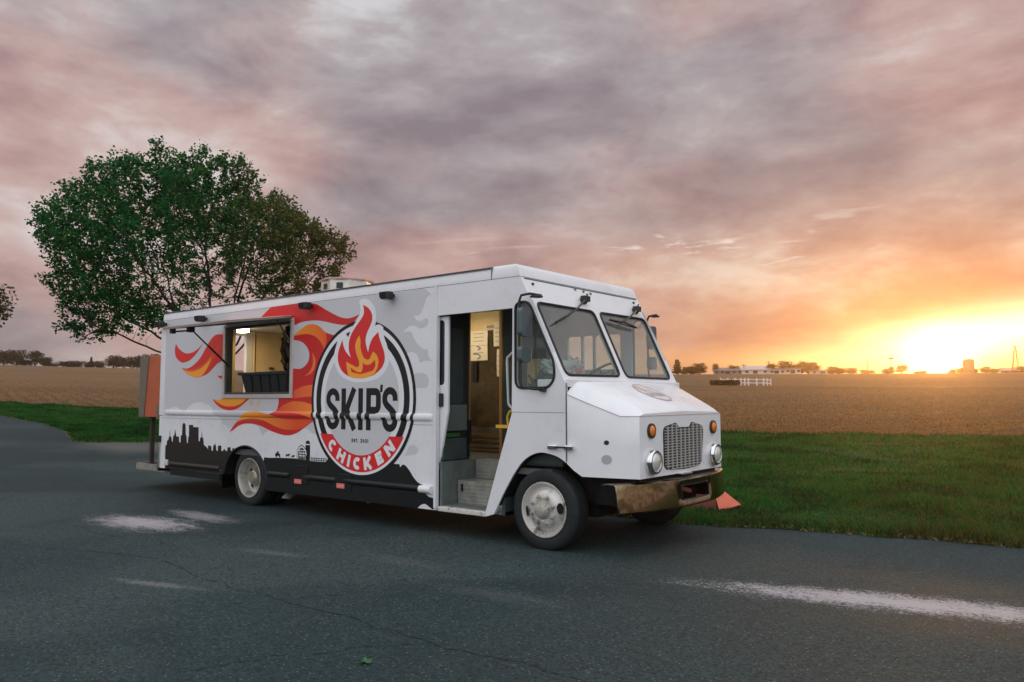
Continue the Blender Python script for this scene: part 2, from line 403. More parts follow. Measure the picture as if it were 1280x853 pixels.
    t.put(b.inputs['Roughness'], t.lr(big, .3, .7, .7, .86))
    bp = t.node('ShaderNodeBump'); bp.inputs['Strength'].default_value = .55; bp.inputs['Distance'].default_value = .012
    t.put(bp.inputs['Height'], t.m('ADD', grit, t.m('MULTIPLY', mid, .6))); t.l.new(bp.outputs[0], b.inputs['Normal'])
    MATS['asphalt'] = m
ASPH1, ASPH2, ASPH3 = lin(37, 56, 59), lin(48, 67, 69), lin(78, 92, 91)
ground_mats()

def build_ground():
    rs = np.r_[0.3, np.geomspace(1.2, 16, 26), np.linspace(17, 60, 60), np.geomspace(61.5, 262, 60), np.geomspace(266, 420, 16)]
    az = np.linspace(0, 2*PI, 721)
    X = 12.3+rs[:, None]*np.sin(az)[None]; Y = -6.3+rs[:, None]*np.cos(az)[None]
    Z = TZ(X, Y)
    e = np.array(EDGE); fl = np.array(FIELD)
    near = Y < np.interp(X, fl[:, 0], fl[:, 1])+.2
    Z = Z-np.where(near, .07, 0)
    o = fast_mesh('field', np.stack([X, Y, Z], -1).reshape(-1, 3), grid_faces(len(rs), len(az)), MATS['field'])
    tag(o, 'wide tan stubble field rising gently to the horizon', kind='structure')
    xs = np.r_[np.linspace(-60, -14, 50), np.linspace(-13.6, 14, 220), np.linspace(14.4, 30, 24)]
    A = wobble(chain_x(EDGE, xs), .03, .55, 3)
    xf = np.interp(xs, np.array(EDGE)[:, 0], np.interp(np.linspace(0, 1, len(EDGE)), np.linspace(0, 1, len(FIELD)), np.array(FIELD)[:, 0]))
    # field edge sampled at matching parameters, pushed out to the side so that strips do not cross
    t = np.linspace(0, 1, len(xs)); C = chain(FIELD, 400)
    Bx = np.clip(np.interp(xs, [-60, -22, -8.6, 0, 7.8, 14, 30], [-62, -31.8, -14, -4, 5, 16, 44]), -62, 44)
    B = wobble(chain_x(FIELD, Bx), .14, .7, 9)
    v, f = loft(A, B, 60, .006)
    g = fast_mesh('grass_verge', v, f, MATS['grass_soil']); tag(g, 'green mown grass verge between asphalt and field', kind='structure')
    NEAR = np.c_[np.interp(xs, [-60, -14, 0, 14, 30], [-60, -25, 0, 22, 40]), np.full(len(xs), -45.0)]
    tt = np.linspace(0, 1, 90)**1.8
    A2 = A+np.array([0, .12]); P = A2[:, None]*(1-tt[None, :, None])+NEAR[:, None]*tt[None, :, None]
    z = TZ(P[..., 0], P[..., 1])
    a = fast_mesh('asphalt_lot', np.concatenate([P, z[..., None]], -1).reshape(-1, 3), grid_faces(len(xs), 90), MATS['asphalt'])
    tag(a, 'worn dark asphalt lot with pale chalky spray marks', kind='structure')
    # cracks: thin ragged ribbons of dark filler
    cm = mat('crack_dark', lin(30, 38, 40), .95)
    for path, w in (([(1.6, -3.6), (2.91, -3.17), (3.77, -3.03), (4.4, -2.72), (5.03, -2.54), (6.0, -2.72), (7.08, -2.78), (7.98, -2.76), (8.74, -2.82), (9.43, -2.74), (10.4, -2.86), (11.6, -2.7)], .011),
                    ([(8.74, -2.82), (8.5, -3.1), (8.35, -3.5), (8.1, -4.0)], .007), ([(5.03, -2.54), (4.7, -2.2), (4.2, -2.05), (3.0, -2.3), (1.5, -2.2)], .007),
                    ([(7.08, -2.78), (7.4, -2.4), (7.35, -1.9), (7.7, -1.5)], .006), ([(10.4, -2.86), (10.7, -2.2), (11.3, -1.7), (12.4, -1.2)], .006), ([(-8, -1.2), (-4, -.9), (-1.5, -1.5), (1.6, -3.6)], .014), ([(9.5, .9), (10.6, 1.3), (11.5, 1.35), (13, 1.9)], .008)):
        C = chain(path, 60+int(20*len(path))); g2 = np.random.default_rng(len(path)*7)
        jit = np.cumsum(g2.normal(0, .008, C.shape), 0); jit -= np.linspace(0, 1, len(C))[:, None]*jit[-1]; C = C+jit+g2.normal(0, .004, C.shape)
        d = np.gradient(C, axis=0); n = np.c_[-d[:, 1], d[:, 0]]; n /= np.linalg.norm(n, axis=1)[:, None]
        ww = w*.62*np.clip(g2.normal(.6, .55, len(C)), .0, 2)[:, None]
        Q = np.stack([C-n*ww, C+n*ww], 1); z = TZ(Q[..., 0], Q[..., 1])+.004
        o = fast_mesh('asphalt_crack', np.concatenate([Q, z[..., None]], -1).reshape(-1, 3), grid_faces(len(C), 2), cm, a)
    return A, B
GA, GB = build_ground()

# ------------------------------------------------------------------ grass and stubble
def leaf_mat(name, stops, transl=.25, rough=.55, obj_tint=None):
    m = bpy.data.materials.new(name); m.use_nodes = True; t = NT(m.node_tree); t.n.clear()
    rnd = t.node('ShaderNodeNewGeometry').outputs['Random Per Island']
    co = t.node('ShaderNodeTexCoord').outputs['Object']
    v = t.m('ADD', t.m('MULTIPLY', rnd, .55), t.m('MULTIPLY', t.noise(co, obj_tint[0] if obj_tint else .6, 4, .6), .5))
    c = t.ramp(v, stops)
    if obj_tint and name.startswith('grass'): c = t.mix(t.m('MULTIPLY', t.ss(t.noise(co, 2.2, 5, .65), .50, .66), .6), c, lin(86, 74, 40)); c = t.mix(t.m('MULTIPLY', t.ss(t.noise(co, .9, 4, .6), .52, .40), .6), c, lin(4, 44, 18))
    if obj_tint: c = t.mix(t.m('MULTIPLY', t.ss(t.m('ADD', t.vm('DOT_PRODUCT', co, obj_tint[1]), t.m('MULTIPLY', t.m('SUBTRACT', rnd, .5), obj_tint[2])), *obj_tint[3]), obj_tint[5]), c, obj_tint[4])
    d = t.node('ShaderNodeBsdfPrincipled'); t.put(d.inputs['Base Color'], c); d.inputs['Roughness'].default_value = rough; d.inputs['Specular IOR Level'].default_value = .12
    tr = t.node('ShaderNodeBsdfTranslucent'); t.put(tr.inputs[0], c)
    a = t.node('ShaderNodeMixShader'); a.inputs[0].default_value = transl
    t.l.new(d.outputs[0], a.inputs[1]); t.l.new(tr.outputs[0], a.inputs[2]); t.l.new(a.outputs[0], t.node('ShaderNodeOutputMaterial').inputs[0])
    return m
def visible(P, margin=.38, zz=0):
    d = P-np.array(CAMP)[None]; F = np.array(fw); R = np.array(r2); D = np.array(d2)
    w = d@F; u = d@R/np.maximum(w, .1); v = d@D/np.maximum(w, .1)
    return (w > 1) & (np.abs(u) < .655+margin) & (np.abs(v) < .49)
def blades(P, h, w, lean, tilt_dir=None):
    n = len(P); a = rng.uniform(0, 2*PI, n); b = rng.uniform(0, 2*PI, n)
    side = np.c_[np.cos(a), np.sin(a), np.zeros(n)]*w[:, None]
    tip = P+np.c_[np.cos(b)*lean*h, np.sin(b)*lean*h, h*rng.uniform(.75, 1, n)]
    mid = P*.5+tip*.5; mid[:, 2] += h*.12
    v = np.stack([P-side, P+side, mid+side*.6, tip, mid-side*.6], 1).reshape(-1, 3)
    i = np.arange(n)[:, None]*5
    return v, np.concatenate([i+np.array([[0, 1, 2]]), i+np.array([[0, 2, 4]]), i+np.array([[4, 2, 3]])])
def build_grass():
    k = 1500000
    i = rng.uniform(0, len(GA)-1.001, k); t = rng.uniform(-.004, 1.0, k); j = i.astype(int); fr = (i-j)[:, None]
    A = GA[j]*(1-fr)+GA[j+1]*fr; B = GB[j]*(1-fr)+GB[j+1]*fr; P = A*(1-t[:, None])+B*t[:, None]
    seg = np.linalg.norm(GA[j+1]-GA[j], axis=1)*np.linalg.norm(B-A, axis=1)         # local area per unit parameter
    r = np.hypot(P[:, 0]-12.3, P[:, 1]+6.3)
    area = np.mean(np.linalg.norm(np.diff(GA, axis=0), axis=1))*10
    want = np.clip(5200/(r/9)**1.25, 500, 5200)*seg
    p3 = np.c_[P, TZ(P[:, 0], P[:, 1])]
    keep = visible(p3) & (P[:, 1] > 2.2) & ((P[:, 0] > 4.5) | (P[:, 0] < -6.5) | (P[:, 1] > 8))
    want = want*keep; cap = 360000/want.sum()
    keep = rng.uniform(0, 1, k) < want*cap
    p3 = p3[keep]; r = r[keep]; n = len(p3)
    patch = np.sin(p3[:, 0]*1.3+np.sin(p3[:, 1]*.9)*2)*np.sin(p3[:, 1]*1.1+p3[:, 0]*.4)
    h = rng.uniform(.035, .085, n)*(1+.5*patch)*(1+r/60); w = rng.uniform(.0025, .0045, n)*(1+r/9)
    v, f = blades(p3, h, w, .55)
    gm = leaf_mat('grass_blades', [(.16, lin(60, 52, 30)), (.24, lin(5, 72, 28)), (.42, lin(10, 96, 36)), (.62, lin(28, 107, 38)), (.76, lin(82, 98, 42)), (.86, lin(116, 102, 54))], .3, .6, (.45, (1, -.25, 0), 7.0, (6.6, 12.5), lin(88, 70, 36), .7))
    o = fast_mesh('grass', v, f, gm); tag(o, 'short green grass with brownish patches on the verge', 'grass', kind='stuff')
    # dry clippings and dead grass along the asphalt edge
    n = 9000; i = rng.uniform(0, len(GA)-1.001, n); j = i.astype(int); fr = (i-j)[:, None]
    P = GA[j]*(1-fr)+GA[j+1]*fr; P[:, 1] += rng.normal(.04, .06, n)
    p3 = np.c_[P, TZ(P[:, 0], P[:, 1])+.006]; kk = visible(p3) & ((P[:, 0] > 6) | (P[:, 0] < -7)); p3 = p3[kk]; n = len(p3)
    v, f = blades(p3, rng.uniform(.01, .035, n), rng.uniform(.003, .008, n)*(1+np.hypot(p3[:, 0]-12.3, p3[:, 1]+6.3)/20), 2.2)
    o = fast_mesh('dry_edge_grass', v, f, leaf_mat('dry_grass', [(.2, lin(120, 104, 74)), (.5, lin(160, 140, 104)), (.8, lin(98, 92, 56))], .2, .7))
    tag(o, 'dry straw-coloured clippings along the asphalt edge', 'dry grass', kind='stuff')
    # stubble stalks standing in the field
    k = 440000; az = rng.uniform(-.86, .86, k)+yaw; r = 24*np.exp(rng.uniform(0, 1, k)**1.3*math.log(95/24))
    P = np.c_[12.3+r*np.sin(az), -6.3+r*np.cos(az)]; fl = np.array(FIELD); lim = np.interp(P[:, 0], fl[:, 0], fl[:, 1])
    row = np.sin((P[:, 0]*.28+P[:, 1]*.96)*2*PI/.76)
    keep = (P[:, 1] > lim-.25+rng.normal(0, .25, k)) & ((row > -.1) | (rng.uniform(0, 1, k) < .35))
    P = P[keep]; r = r[keep]; p3 = np.c_[P, TZ(P[:, 0], P[:, 1])]; p3 = p3[visible(p3)]; n = len(p3); r = np.hypot(p3[:, 0]-12.3, p3[:, 1]+6.3)
    v, f = blades(p3, rng.uniform(.025, .075, n)*np.clip(1.3-r/110, .4, 1), rng.uniform(.003, .006, n)*(1+r/30), 1.3)
    o = fast_mesh('stubble', v, f, leaf_mat('stubble_straw', [(.2, lin(58, 42, 24)), (.42, lin(116, 80, 36)), (.62, lin(178, 122, 54)), (.8, lin(46, 36, 24))], .6, .6))
    tag(o, 'cut straw stubble standing in the tan field', 'stubble', kind='stuff')
build_grass()

# ------------------------------------------------------------------ trees
bark = mat('bark', lin(62, 50, 40), .9, var=.5, vscale=9, bump=.6, bscale=25)
def leaf_cards(P, size, g, flat=.6):
    """one pointed leaf (two triangles folded along the midrib) at each point"""
    n = len(P); d = g.normal(size=(n, 3)); d[:, 2] = d[:, 2]*flat-.15; d /= np.linalg.norm(d, axis=1)[:, None]
    u = np.cross(d, g.normal(size=(n, 3))); u /= np.linalg.norm(u, axis=1)[:, None]; nn = np.cross(d, u)
    L = size*g.uniform(.65, 1.3, n)[:, None]; Wd = L*.36
    v = np.stack([P, P+d*L*.45+u*Wd+nn*L*.1, P+d*L, P+d*L*.45-u*Wd+nn*L*.1], 1).reshape(-1, 3)
    i = np.arange(n)[:, None]*4
    return v, np.concatenate([i+np.array([[0, 1, 2]]), i+np.array([[0, 2, 3]])])
def pipes(node, par, tip, expo):
    r = np.zeros(len(node)); ch = np.zeros(len(node), int)
    for i in range(len(node)-1, 0, -1):
        if r[i] == 0: r[i] = tip**expo
        r[par[i]] += r[i]; ch[par[i]] += 1
    r[0] = max(r[0], tip**expo)
    return r**(1/expo), ch
def limb_mesh(node, par, rad, sel, n):
    idx = np.where(sel)[0]; idx = idx[idx > 0]
    a = node[par[idx]]; b = node[idx]; ra = np.minimum(rad[par[idx]], rad[idx]*1.35); rb = rad[idx]
    d = b-a; d /= np.maximum(np.linalg.norm(d, axis=1), 1e-6)[:, None]; b = b+d*rb[:, None]*.4
    h = np.where(np.abs(d[:, 2:3]) > .9, np.array([[1., 0, 0]]), np.array([[0, 0, 1.]]))
    u = np.cross(d, h); u /= np.linalg.norm(u, axis=1)[:, None]; w = np.cross(d, u)
    t = np.arange(n)*2*PI/n; cs = np.cos(t)[None, :, None]; sn = np.sin(t)[None, :, None]
    ring = u[:, None]*cs+w[:, None]*sn
    v = np.concatenate([a[:, None]+ring*ra[:, None, None], b[:, None]+ring*rb[:, None, None]], 1).reshape(-1, 3)
    o = np.arange(len(idx))[:, None, None]*2*n; j = np.arange(n); q = np.stack([j, (j+1) % n, (j+1) % n+n, j+n], 1)
    return v, (o+q[None]).reshape(-1, 4)
def inside(poly, P):
    x, y = P[:, 0], P[:, 1]; c = np.zeros(len(P), bool); n = len(poly)
    for i in range(n):
        x0, y0 = poly[i]; x1, y1 = poly[(i+1) % n]
        k = ((y0 > y) != (y1 > y)) & (x < (x1-x0)*(y-y0)/((y1-y0) or 1e-9)+x0); c ^= k
    return c
def big_tree():
    g = np.random.default_rng(5)
    bx, by = -8.35, 5.9; bz = tz(bx, by)
    root = empty('maple_tree', (bx, by, bz))
    tag(root, 'broad spreading tree with dark green leaves and many bare stems behind the food truck', 'tree')
    R = np.array([.7794, .6265, 0]); D = np.array([-.6265, .7794, 0])
    # outline of the crown as seen across it: metres right of the trunk, height above its base
    k = .0207
    sil = [((u-262)*k, (549-v)*k) for u, v in ((60, 392), (110, 402), (165, 398), (215, 392), (300, 385), (335, 372), (372, 362), (408, 338), (427, 290), (405, 262), (352, 218), (300, 182), (268, 166), (232, 164), (200, 186), (150, 172), (130, 176), (100, 204), (62, 212), (36, 248), (50, 296), (82, 314), (36, 330), (58, 352), (72, 372))]
    c = np.array([(235-262)*k, (549-285)*k]); ax = np.array([205*k, 125*k])
    P = np.c_[g.uniform(-5.6, 4.1, 60000), g.uniform(2.8, 9.2, 60000)]
    P = P[inside(sil, P)]
    an = np.arctan2(P[:, 1]-c[1], P[:, 0]-c[0]); P = c+(P-c)*(1+.06*np.sin(7*an+1)+.05*np.sin(15*an+.5)+.04*np.sin(27*an))[:, None]
    rad = np.linalg.norm((P-c)/ax, axis=1); dep = 4.0*np.sqrt(np.clip(1-rad**2, .05, 1))
    y = g.uniform(-1, 1, len(P))*dep
    shell = np.sqrt(rad**2+(y/4.1)**2)
    low = np.clip((4.7-P[:, 1])/1.4, 0, 1)*np.clip(1-np.abs(P[:, 0]-.1)/2.2, 0, 1)
    keep = (g.uniform(0, 1, len(P)) < np.clip(.25+shell**2, 0, 1)*(1-.9*low))
    th = np.arctan2(P[:, 1]-2.2, P[:, 0]); ph = np.arctan2(y, np.hypot(P[:, 0], P[:, 1]-2.2)); rr_ = np.sqrt(P[:, 0]**2+(P[:, 1]-2.2)**2+y**2)
    cl = np.sin(th*13+2.2*np.sin(ph*3.1)+rr_*.5)+.8*np.sin(ph*9+th*4+rr_*.7)+.35*np.sin(rr_*2.6+th*7)
    keep &= cl > -.35
    Q = np.c_[P[keep], y[keep]][:5200]
    loc = np.c_[Q[:, 0:1]*R+Q[:, 2:3]*D]; loc[:, 2] = Q[:, 1]
    start = [(0, 0, 0), (.02, 0, .4), (.04, .02, .8), (.05, .03, 1.2), (.06, .03, 1.6), (.05, .02, 2.0)]
    # stems fan out from the fork before they branch
    node = [np.array(s) for s in start]; par = [-1, 0, 1, 2, 3, 4]
    for (sx, sd, sl) in ((-2.8, .2, 1.9), (-1.6, -1.0, 2.6), (-.8, .9, 3.0), (-.25, -.5, 3.2), (.4, .6, 3.1), (1.0, -.8, 2.7), (1.7, .5, 2.2), (-2.1, 1.6, 2.2), (.7, 1.8, 2.5), (-3.0, -1.0, 1.5)):
        p = 4 if sl < 2.0 else 5; last = p; q = node[p].copy()
        tgt = R*sx+D*sd+np.array([0, 0, sl]); n = int(np.linalg.norm(tgt)/.22)
        for i in range(n):
            f = (i+1)/n; q2 = node[p]+tgt*f; q2[2] += .25*math.sin(f*PI)*(.5 if sl < 2.0 else -.3); q2 += g.normal(0, .025, 3)
            node.append(q2); par.append(last); last = len(node)-1
    st = np.array(node); par0 = par
    N, pr = colonize2(loc, st, par0, .19, .25, 2.2, g)
    r, ch = pipes(N, pr, .0042, 2.15)
    v, f = limb_mesh(N, pr, r, r > .055, 8); fast_mesh('trunk', v, f, bark, root)
    v, f = limb_mesh(N, pr, r, r <= .055, 5); fast_mesh('branches', v, f, bark, root)
    tipn = np.where(r < .0125)[0]; tipn = tipn[tipn > len(st)]
    # thin out leaves in the low middle where the stems show
    q = N[tipn]; lx = q@R
    hole = np.clip((5.7-q[:, 2])/1.3, 0, 1)*np.clip(1.3-np.abs(lx-.1)/2.3, 0, 1)
    tipn = tipn[g.uniform(0, 1, len(tipn)) > hole*.93]
    dirs = N[tipn]-N[pr[tipn]]; dirs /= np.maximum(np.linalg.norm(dirs, axis=1), 1e-6)[:, None]; dirs[:, 2] += .35
    cnt = g.poisson(np.where(r[tipn] < .006, 34, 13)); base = np.repeat(N[tipn], cnt, axis=0)
    LP = base+np.repeat(dirs, cnt, axis=0)*(g.uniform(-.1, 1, len(base))**1.0)[:, None]*.30+g.normal(0, .05, base.shape)
    v, f = leaf_cards(LP, .088, g)
    # greener on the left, turning olive and russet towards the right side
    lm = leaf_mat('maple_leaves', [(.25, lin(8, 58, 32)), (.45, lin(14, 86, 46)), (.62, lin(28, 106, 54)), (.8, lin(70, 116, 46))], .35, .5,
                  (.7, tuple(R), 3.4, (.6, 3.0), lin(108, 92, 48), .75))
    o = fast_mesh('crown', v, f, lm, root)
    print('TREE nodes', len(N), 'leaves', len(LP))
    return root
def colonize2(att, node0, par0, step, kill, infl, g):
    node = node0.copy(); par = list(par0); nd = np.full(len(att), 1e9); ni = np.zeros(len(att), int); new = np.arange(len(node))
    for it in range(120):
        dd = np.linalg.norm(att[:, None]-node[new][None], axis=2); k = dd.argmin(1); m = dd[np.arange(len(att)), k]
        up = m < nd; nd[up] = m[up]; ni[up] = new[k[up]]
        act = nd < infl
        if not act.any(): break
        dr = att-node[ni]; dr /= np.maximum(np.linalg.norm(dr, axis=1), 1e-6)[:, None]
        acc = np.zeros((len(node), 3)); np.add.at(acc, ni[act], dr[act]); idx = np.unique(ni[act])
        a = acc[idx]; a /= np.maximum(np.linalg.norm(a, axis=1), 1e-6)[:, None]
        a += g.normal(0, .22, a.shape); a /= np.maximum(np.linalg.norm(a, axis=1), 1e-6)[:, None]
        pos = node[idx]+a*step; new = np.arange(len(node), len(node)+len(idx)); node = np.r_[node, pos]; par += list(idx)
        dn_ = np.linalg.norm(att[:, None]-pos[None], axis=2).min(1)
        al = (nd > kill) & (dn_ > kill); att, nd, ni = att[al], nd[al], ni[al]
        if len(att) == 0 or len(node) > 12000: break
    return node, np.array(par)
big_tree()

leaf_dark = leaf_mat('far_leaves_dark', [(.25, lin(12, 24, 18)), (.5, lin(20, 34, 24)), (.75, lin(40, 44, 28))], .25, .6)
leaf_edge = leaf_mat('turning_leaves', [(.25, lin(36, 52, 30)), (.5, lin(58, 70, 36)), (.75, lin(96, 82, 44))], .3, .6)
def bush_tree(h, w, seed, dense=1.0, kind='round', leaf=None, card=None, zr=(.2, .84)):
    """far tree of height h and crown width w: trunk with limbs and a crown of leaf-sized faces"""
    g = np.random.default_rng(seed); root = empty('tree')
    mb = MB(); th = h*(.28 if kind == 'round' else .12)
    mb.tube([(0, 0, -.1), (g.normal(0, .02)*h, 0, th*.6), (g.normal(0, .03)*h, g.normal(0, .03)*h, h*.6)], [h*.045, h*.035, h*.012], 7)
    if kind != 'conifer':
        for i in range(7):
            a = g.uniform(0, 2*PI); l = g.uniform(.25, .42)*w; z0 = th*g.uniform(.7, 1.3)
            mb.tube([(0, 0, z0), (math.cos(a)*l*.5, math.sin(a)*l*.5, z0+h*.18), (math.cos(a)*l, math.sin(a)*l, z0+h*g.uniform(.25, .45))], [h*.022, h*.014, h*.005], 5)
    build(mb, 'trunk', bark, root)
    if kind == 'conifer':
        n = int(1500*dense); z = g.uniform(.08, 1, n)**.85; rr = (1-z)**.85*w*.5*(.75+.25*np.sin(z*40))*np.sqrt(g.uniform(.2, 1, n)); a = g.uniform(0, 2*PI, n)
        P = np.c_[rr*np.cos(a), rr*np.sin(a), z*h]
    else:
        P = []
        for i in range(int(22)):
            a = g.uniform(0, 2*PI); rr = g.uniform(0, 1)**.6*.36*w; z = g.uniform(*zr)*h
            cr = g.uniform(.16, .26)*min(w, h)*(1.15-.5*abs(z/h-.6)); m = int(100*dense)
            d = g.normal(size=(m, 3)); d /= np.linalg.norm(d, axis=1)[:, None]; q = d*cr*g.uniform(.5, 1.05, m)[:, None]
            P.append(q*np.array([1.15, 1.15, .8])+np.array([rr*math.cos(a), rr*math.sin(a), z]))
        P = np.concatenate(P)
    v, f = leaf_cards(P, card or h*.075, g, .5); fast_mesh('crown', v, f, leaf or leaf_dark, root)
    return root
def far_at(px, r):
    """ground point on the bearing that stood at photo column px, r metres out"""
    if r > 270: r = 263+(r-280)*.25                       # just on the crest, where they show whole
    d = fw*1.0+r2*((px-640)/978.4); a = math.atan2(d.x, d.y)
    x, y = CAMP.x+r*math.sin(a), CAMP.y+r*math.cos(a); return Vector((x, y, tz(x, y)))
PROTO = [bush_tree(6, 7, 21), bush_tree(6, 6, 22), bush_tree(6, 9, 23, 1.1), bush_tree(6, 5, 24, .6), bush_tree(6, 3.0, 25, 1, 'conifer', card=.5)]
used = set()
def plant(kind, px, r, h, wf, label, group, rz=0):
    s = PROTO[kind]; o = s if kind not in used else copy_tree(s); used.add(kind)
    p = far_at(px, r); o.location = p-Vector((0, 0, .15)); k = h/6; o.scale = (k*wf, k*wf, k); o.rotation_euler.z = rz
    o.name = 'conifer_tree' if kind == 4 else 'tree'
    tag(o, label, 'tree', group); return o
GL = 'dark trees along the left horizon'; GR = 'trees along the sunset horizon'
left = [(2, 6, 290, 4.6, 1.1, 'dark rounded tree at the far left end of the left horizon row'),
        (0, 22, 285, 4.9, 1.15, 'tallest bulky dark tree of the pair at the left horizon end'),
        (3, 45, 283, 5.0, 1.05, 'thin see-through tree right of the bulky dark pair on the left horizon'),
        (1, 56, 285, 3.4, 1.3, 'small dark tree tucked under the thin see-through tree'),
        (2, 34, 300, 2.2, 1.6, 'low dark bush between the bulky tree and the thin tree'),
        (2, 80, 300, 2.2, 2.2, 'low hedge-like tree right of the thin tree on the left horizon'),
        (1, 96, 300, 2.5, 1.7, 'low dark tree midway along the left horizon row'),
        (0, 112, 300, 2.3, 1.5, 'squat dark tree before the gap in the left horizon row'),
        (1, 126, 292, 2.6, 1.5, 'small dark tree right of the gap in the left horizon row'),
        (4, 115, 294, 3.4, .8, 'little pointed tree rising from the left horizon row'),
        (0, 143, 288, 4.2, 1.1, 'dark tree starting the taller clump left of the orange rear box'),
        (2, 155, 290, 3.8, 1.2, 'broad dark tree in the clump left of the orange rear box'),
        (0, 168, 287, 4.0, 1.1, 'dark tree in the clump nearest the orange rear box'),
        (1, 178, 284, 4.6, 1.0, 'tall dark tree just left of the orange rear box'),
        (0, 190, 284, 4.9, 1.1, 'dark tree partly hidden behind the orange rear box')]
for i, a in enumerate(left): plant(a[0], a[1], a[2], a[3], a[4], a[5], GL, i*1.7)
right = [(4, 846, 285, 5.2, 1.5, 'tall pointed conifer on the horizon just right of the truck cab'),
         (1, 857, 288, 3.0, 1.0, 'small dark tree right of the pointed conifer'),
         (3, 863, 285, 3.2, .8, 'slim dark tree between the pointed conifer and the domed tree'),
         (0, 874, 285, 4.0, 1.1, 'domed dark tree left of the white farm sheds'),
         (1, 867, 290, 3.2, 1.0, 'rounded dark tree leaning against the domed tree'),
         (2, 917, 300, 3.4, 1.0, 'low dull tree behind the long grey farm shed'),
         (3, 894, 292, 4.2, .5, 'thin upright tree at the left end of the grey shed'),
         (3, 963, 290, 4.0, .9, 'ragged see-through tree left of the trees over the white sheds'),
         (0, 981, 292, 4.6, 1.15, 'dark spreading tree over the right white shed'),
         (1, 997, 296, 3.8, 1.2, 'mid-height tree between the two dark trees over the sheds'),
         (2, 1009, 290, 4.5, .95, 'dark bulky tree at the right end of the white sheds'),
         (0, 1015, 300, 4.2, 1.0, 'dark tree set behind the bulky tree at the shed end'),
         (1, 1040, 292, 2.9, 1.3, 'first low orange-rimmed tree right of the white trailer'),
         (2, 1052, 298, 2.3, 1.7, 'low wide bush second right of the white trailer'),
         (0, 1064, 292, 2.3, 1.3, 'small round tree third right of the white trailer'),
         (2, 1082, 300, 1.7, 2.0, 'lowest hedge-like bush left of the sun'),
         (1, 1107, 294, 2.0, 1.4, 'small tree left of the pale airy tree near the sun'),
         (3, 1113, 290, 2.6, .7, 'slim small tree left of the pale airy tree near the sun'),
         (3, 1126, 288, 3.1, 1.15, 'pale airy tree glowing just left of the sun'),
         (2, 1150, 300, 1.2, 2.4, 'low bush right under the setting sun'),
         (1, 1190, 296, 1.6, 1.6, 'low bush between the sun and the silo'),
         (0, 1199, 294, 2.0, 1.1, 'small round tree left of the silo'),
         (1, 1217, 298, 1.8, 1.2, 'small round tree right of the silo'),
         (0, 1231, 294, 2.2, 1.2, 'rounded tree midway between the silo and the pylon'),
         (2, 1243, 298, 1.6, 1.5, 'low bush left of the pylon'),
         (1, 1277, 296, 2.4, 1.3, 'round tree at the right end of the horizon past the pylon')]
for i, a in enumerate(right): plant(a[0], a[1], a[2], a[3]*(.95 if a[0] == 4 else 1.0), a[4]*1.1, a[5], GR, i*2.3)
def left_tree():
    o = bush_tree(6.6, 4.3, 40, 5.0, 'round', leaf_edge, card=.18, zr=(.60, .86)); o.name = 'tree'; o.location = far_at(-58, 45)
    tag(o, 'leafy tree with olive foliage cut off by the left edge', 'tree')
left_tree()

# ------------------------------------------------------------------ far buildings, fence, silo, pylon
white_siding = mat('white_siding', lin(214, 206, 200), .6, var=.12, vscale=.8)
grey_roof = mat('grey_roof', lin(150, 140, 136), .5, var=.2, vscale=.6)
dark_open = mat('dark_opening', (.02, .02, .022, 1), .8)
def shed(name, px0, px1, r, h, rh, depth, label, wallm, roofm, nwin):
    a = far_at(px0, r); b = far_at(px1, r); L = (b-a).length; ang = math.atan2(b.y-a.y, b.x-a.x)
    root = empty(name, a+Vector((0, 0, -.3))); root.rotation_euler.z = ang
    hh = h+.3
    mb = MB(); mb.add([(0,0,0),(L,0,0),(L,depth,0),(0,depth,0),(0,0,hh),(L,0,hh),(L,depth,hh),(0,depth,hh),(0,depth/2,hh+rh),(L,depth/2,hh+rh)],
                      [(0,1,5,4),(1,2,6,9,5),(2,3,7,6),(3,0,4,8,7)]); build(mb, 'wall', wallm, root)
    mb = MB(); e = .35
    for s in (0, 1):
        y0 = -e if s == 0 else depth+e; zz = hh-rh*e/(depth/2)
        mb.add([(-e,y0,zz),(L+e,y0,zz),(L+e,depth/2,hh+rh),(-e,depth/2,hh+rh),(-e,y0,zz+.12),(L+e,y0,zz+.12),(L+e,depth/2,hh+rh+.12),(-e,depth/2,hh+rh+.12)],
               [(0,1,2,3),(4,7,6,5),(0,4,5,1),(1,5,6,2),(3,2,6,7),(0,3,7,4)])
    build(mb, 'roof', roofm, root)
    for i in range(nwin):
        x = L*(i+.6)/nwin; mb = MB(); big = (i == nwin//2)
        mb.box((x-.5-(.4 if big else 0), -.04, .5 if big else hh*.45), (x+.5, .03, hh*.8)); build(mb, 'door' if big else 'window', dark_open, root)
    tag(root, label, 'shed', 'farm sheds on the horizon'); return root
shed('farm_shed', 891, 927, 286, 1.3, .9, 6, 'long low grey-roofed farm shed leftmost of the sheds', mat('grey_siding', lin(150, 140, 140), .6, var=.2, vscale=.7), mat('dull_roof', lin(128, 118, 118), .5, var=.2), 5)
shed('farm_shed', 926, 960, 283, 1.5, 1.3, 9, 'white farm shed with the highest ridge in the middle of the row', white_siding, mat('pale_roof', lin(196, 188, 186), .4, var=.15), 3)
shed('farm_shed', 960, 980, 281, 1.4, .6, 6, 'white flat-looking shed right of the highest shed', white_siding, grey_roof, 3)
shed('farm_shed', 980, 1000, 281, 1.7, .4, 5, 'white boxy shed under the dark spreading tree', white_siding, grey_roof, 3)
shed('trailer', 1010, 1033, 286, 1.1, .2, 2.6, 'small white trailer standing alone right of the sheds', white_siding, grey_roof, 2)
shed('farm_house', 1249, 1272, 292, .7, .8, 6, 'low pale house roof under the pylon on the right horizon', mat('dull_siding', lin(120, 96, 80), .6), grey_roof, 2)
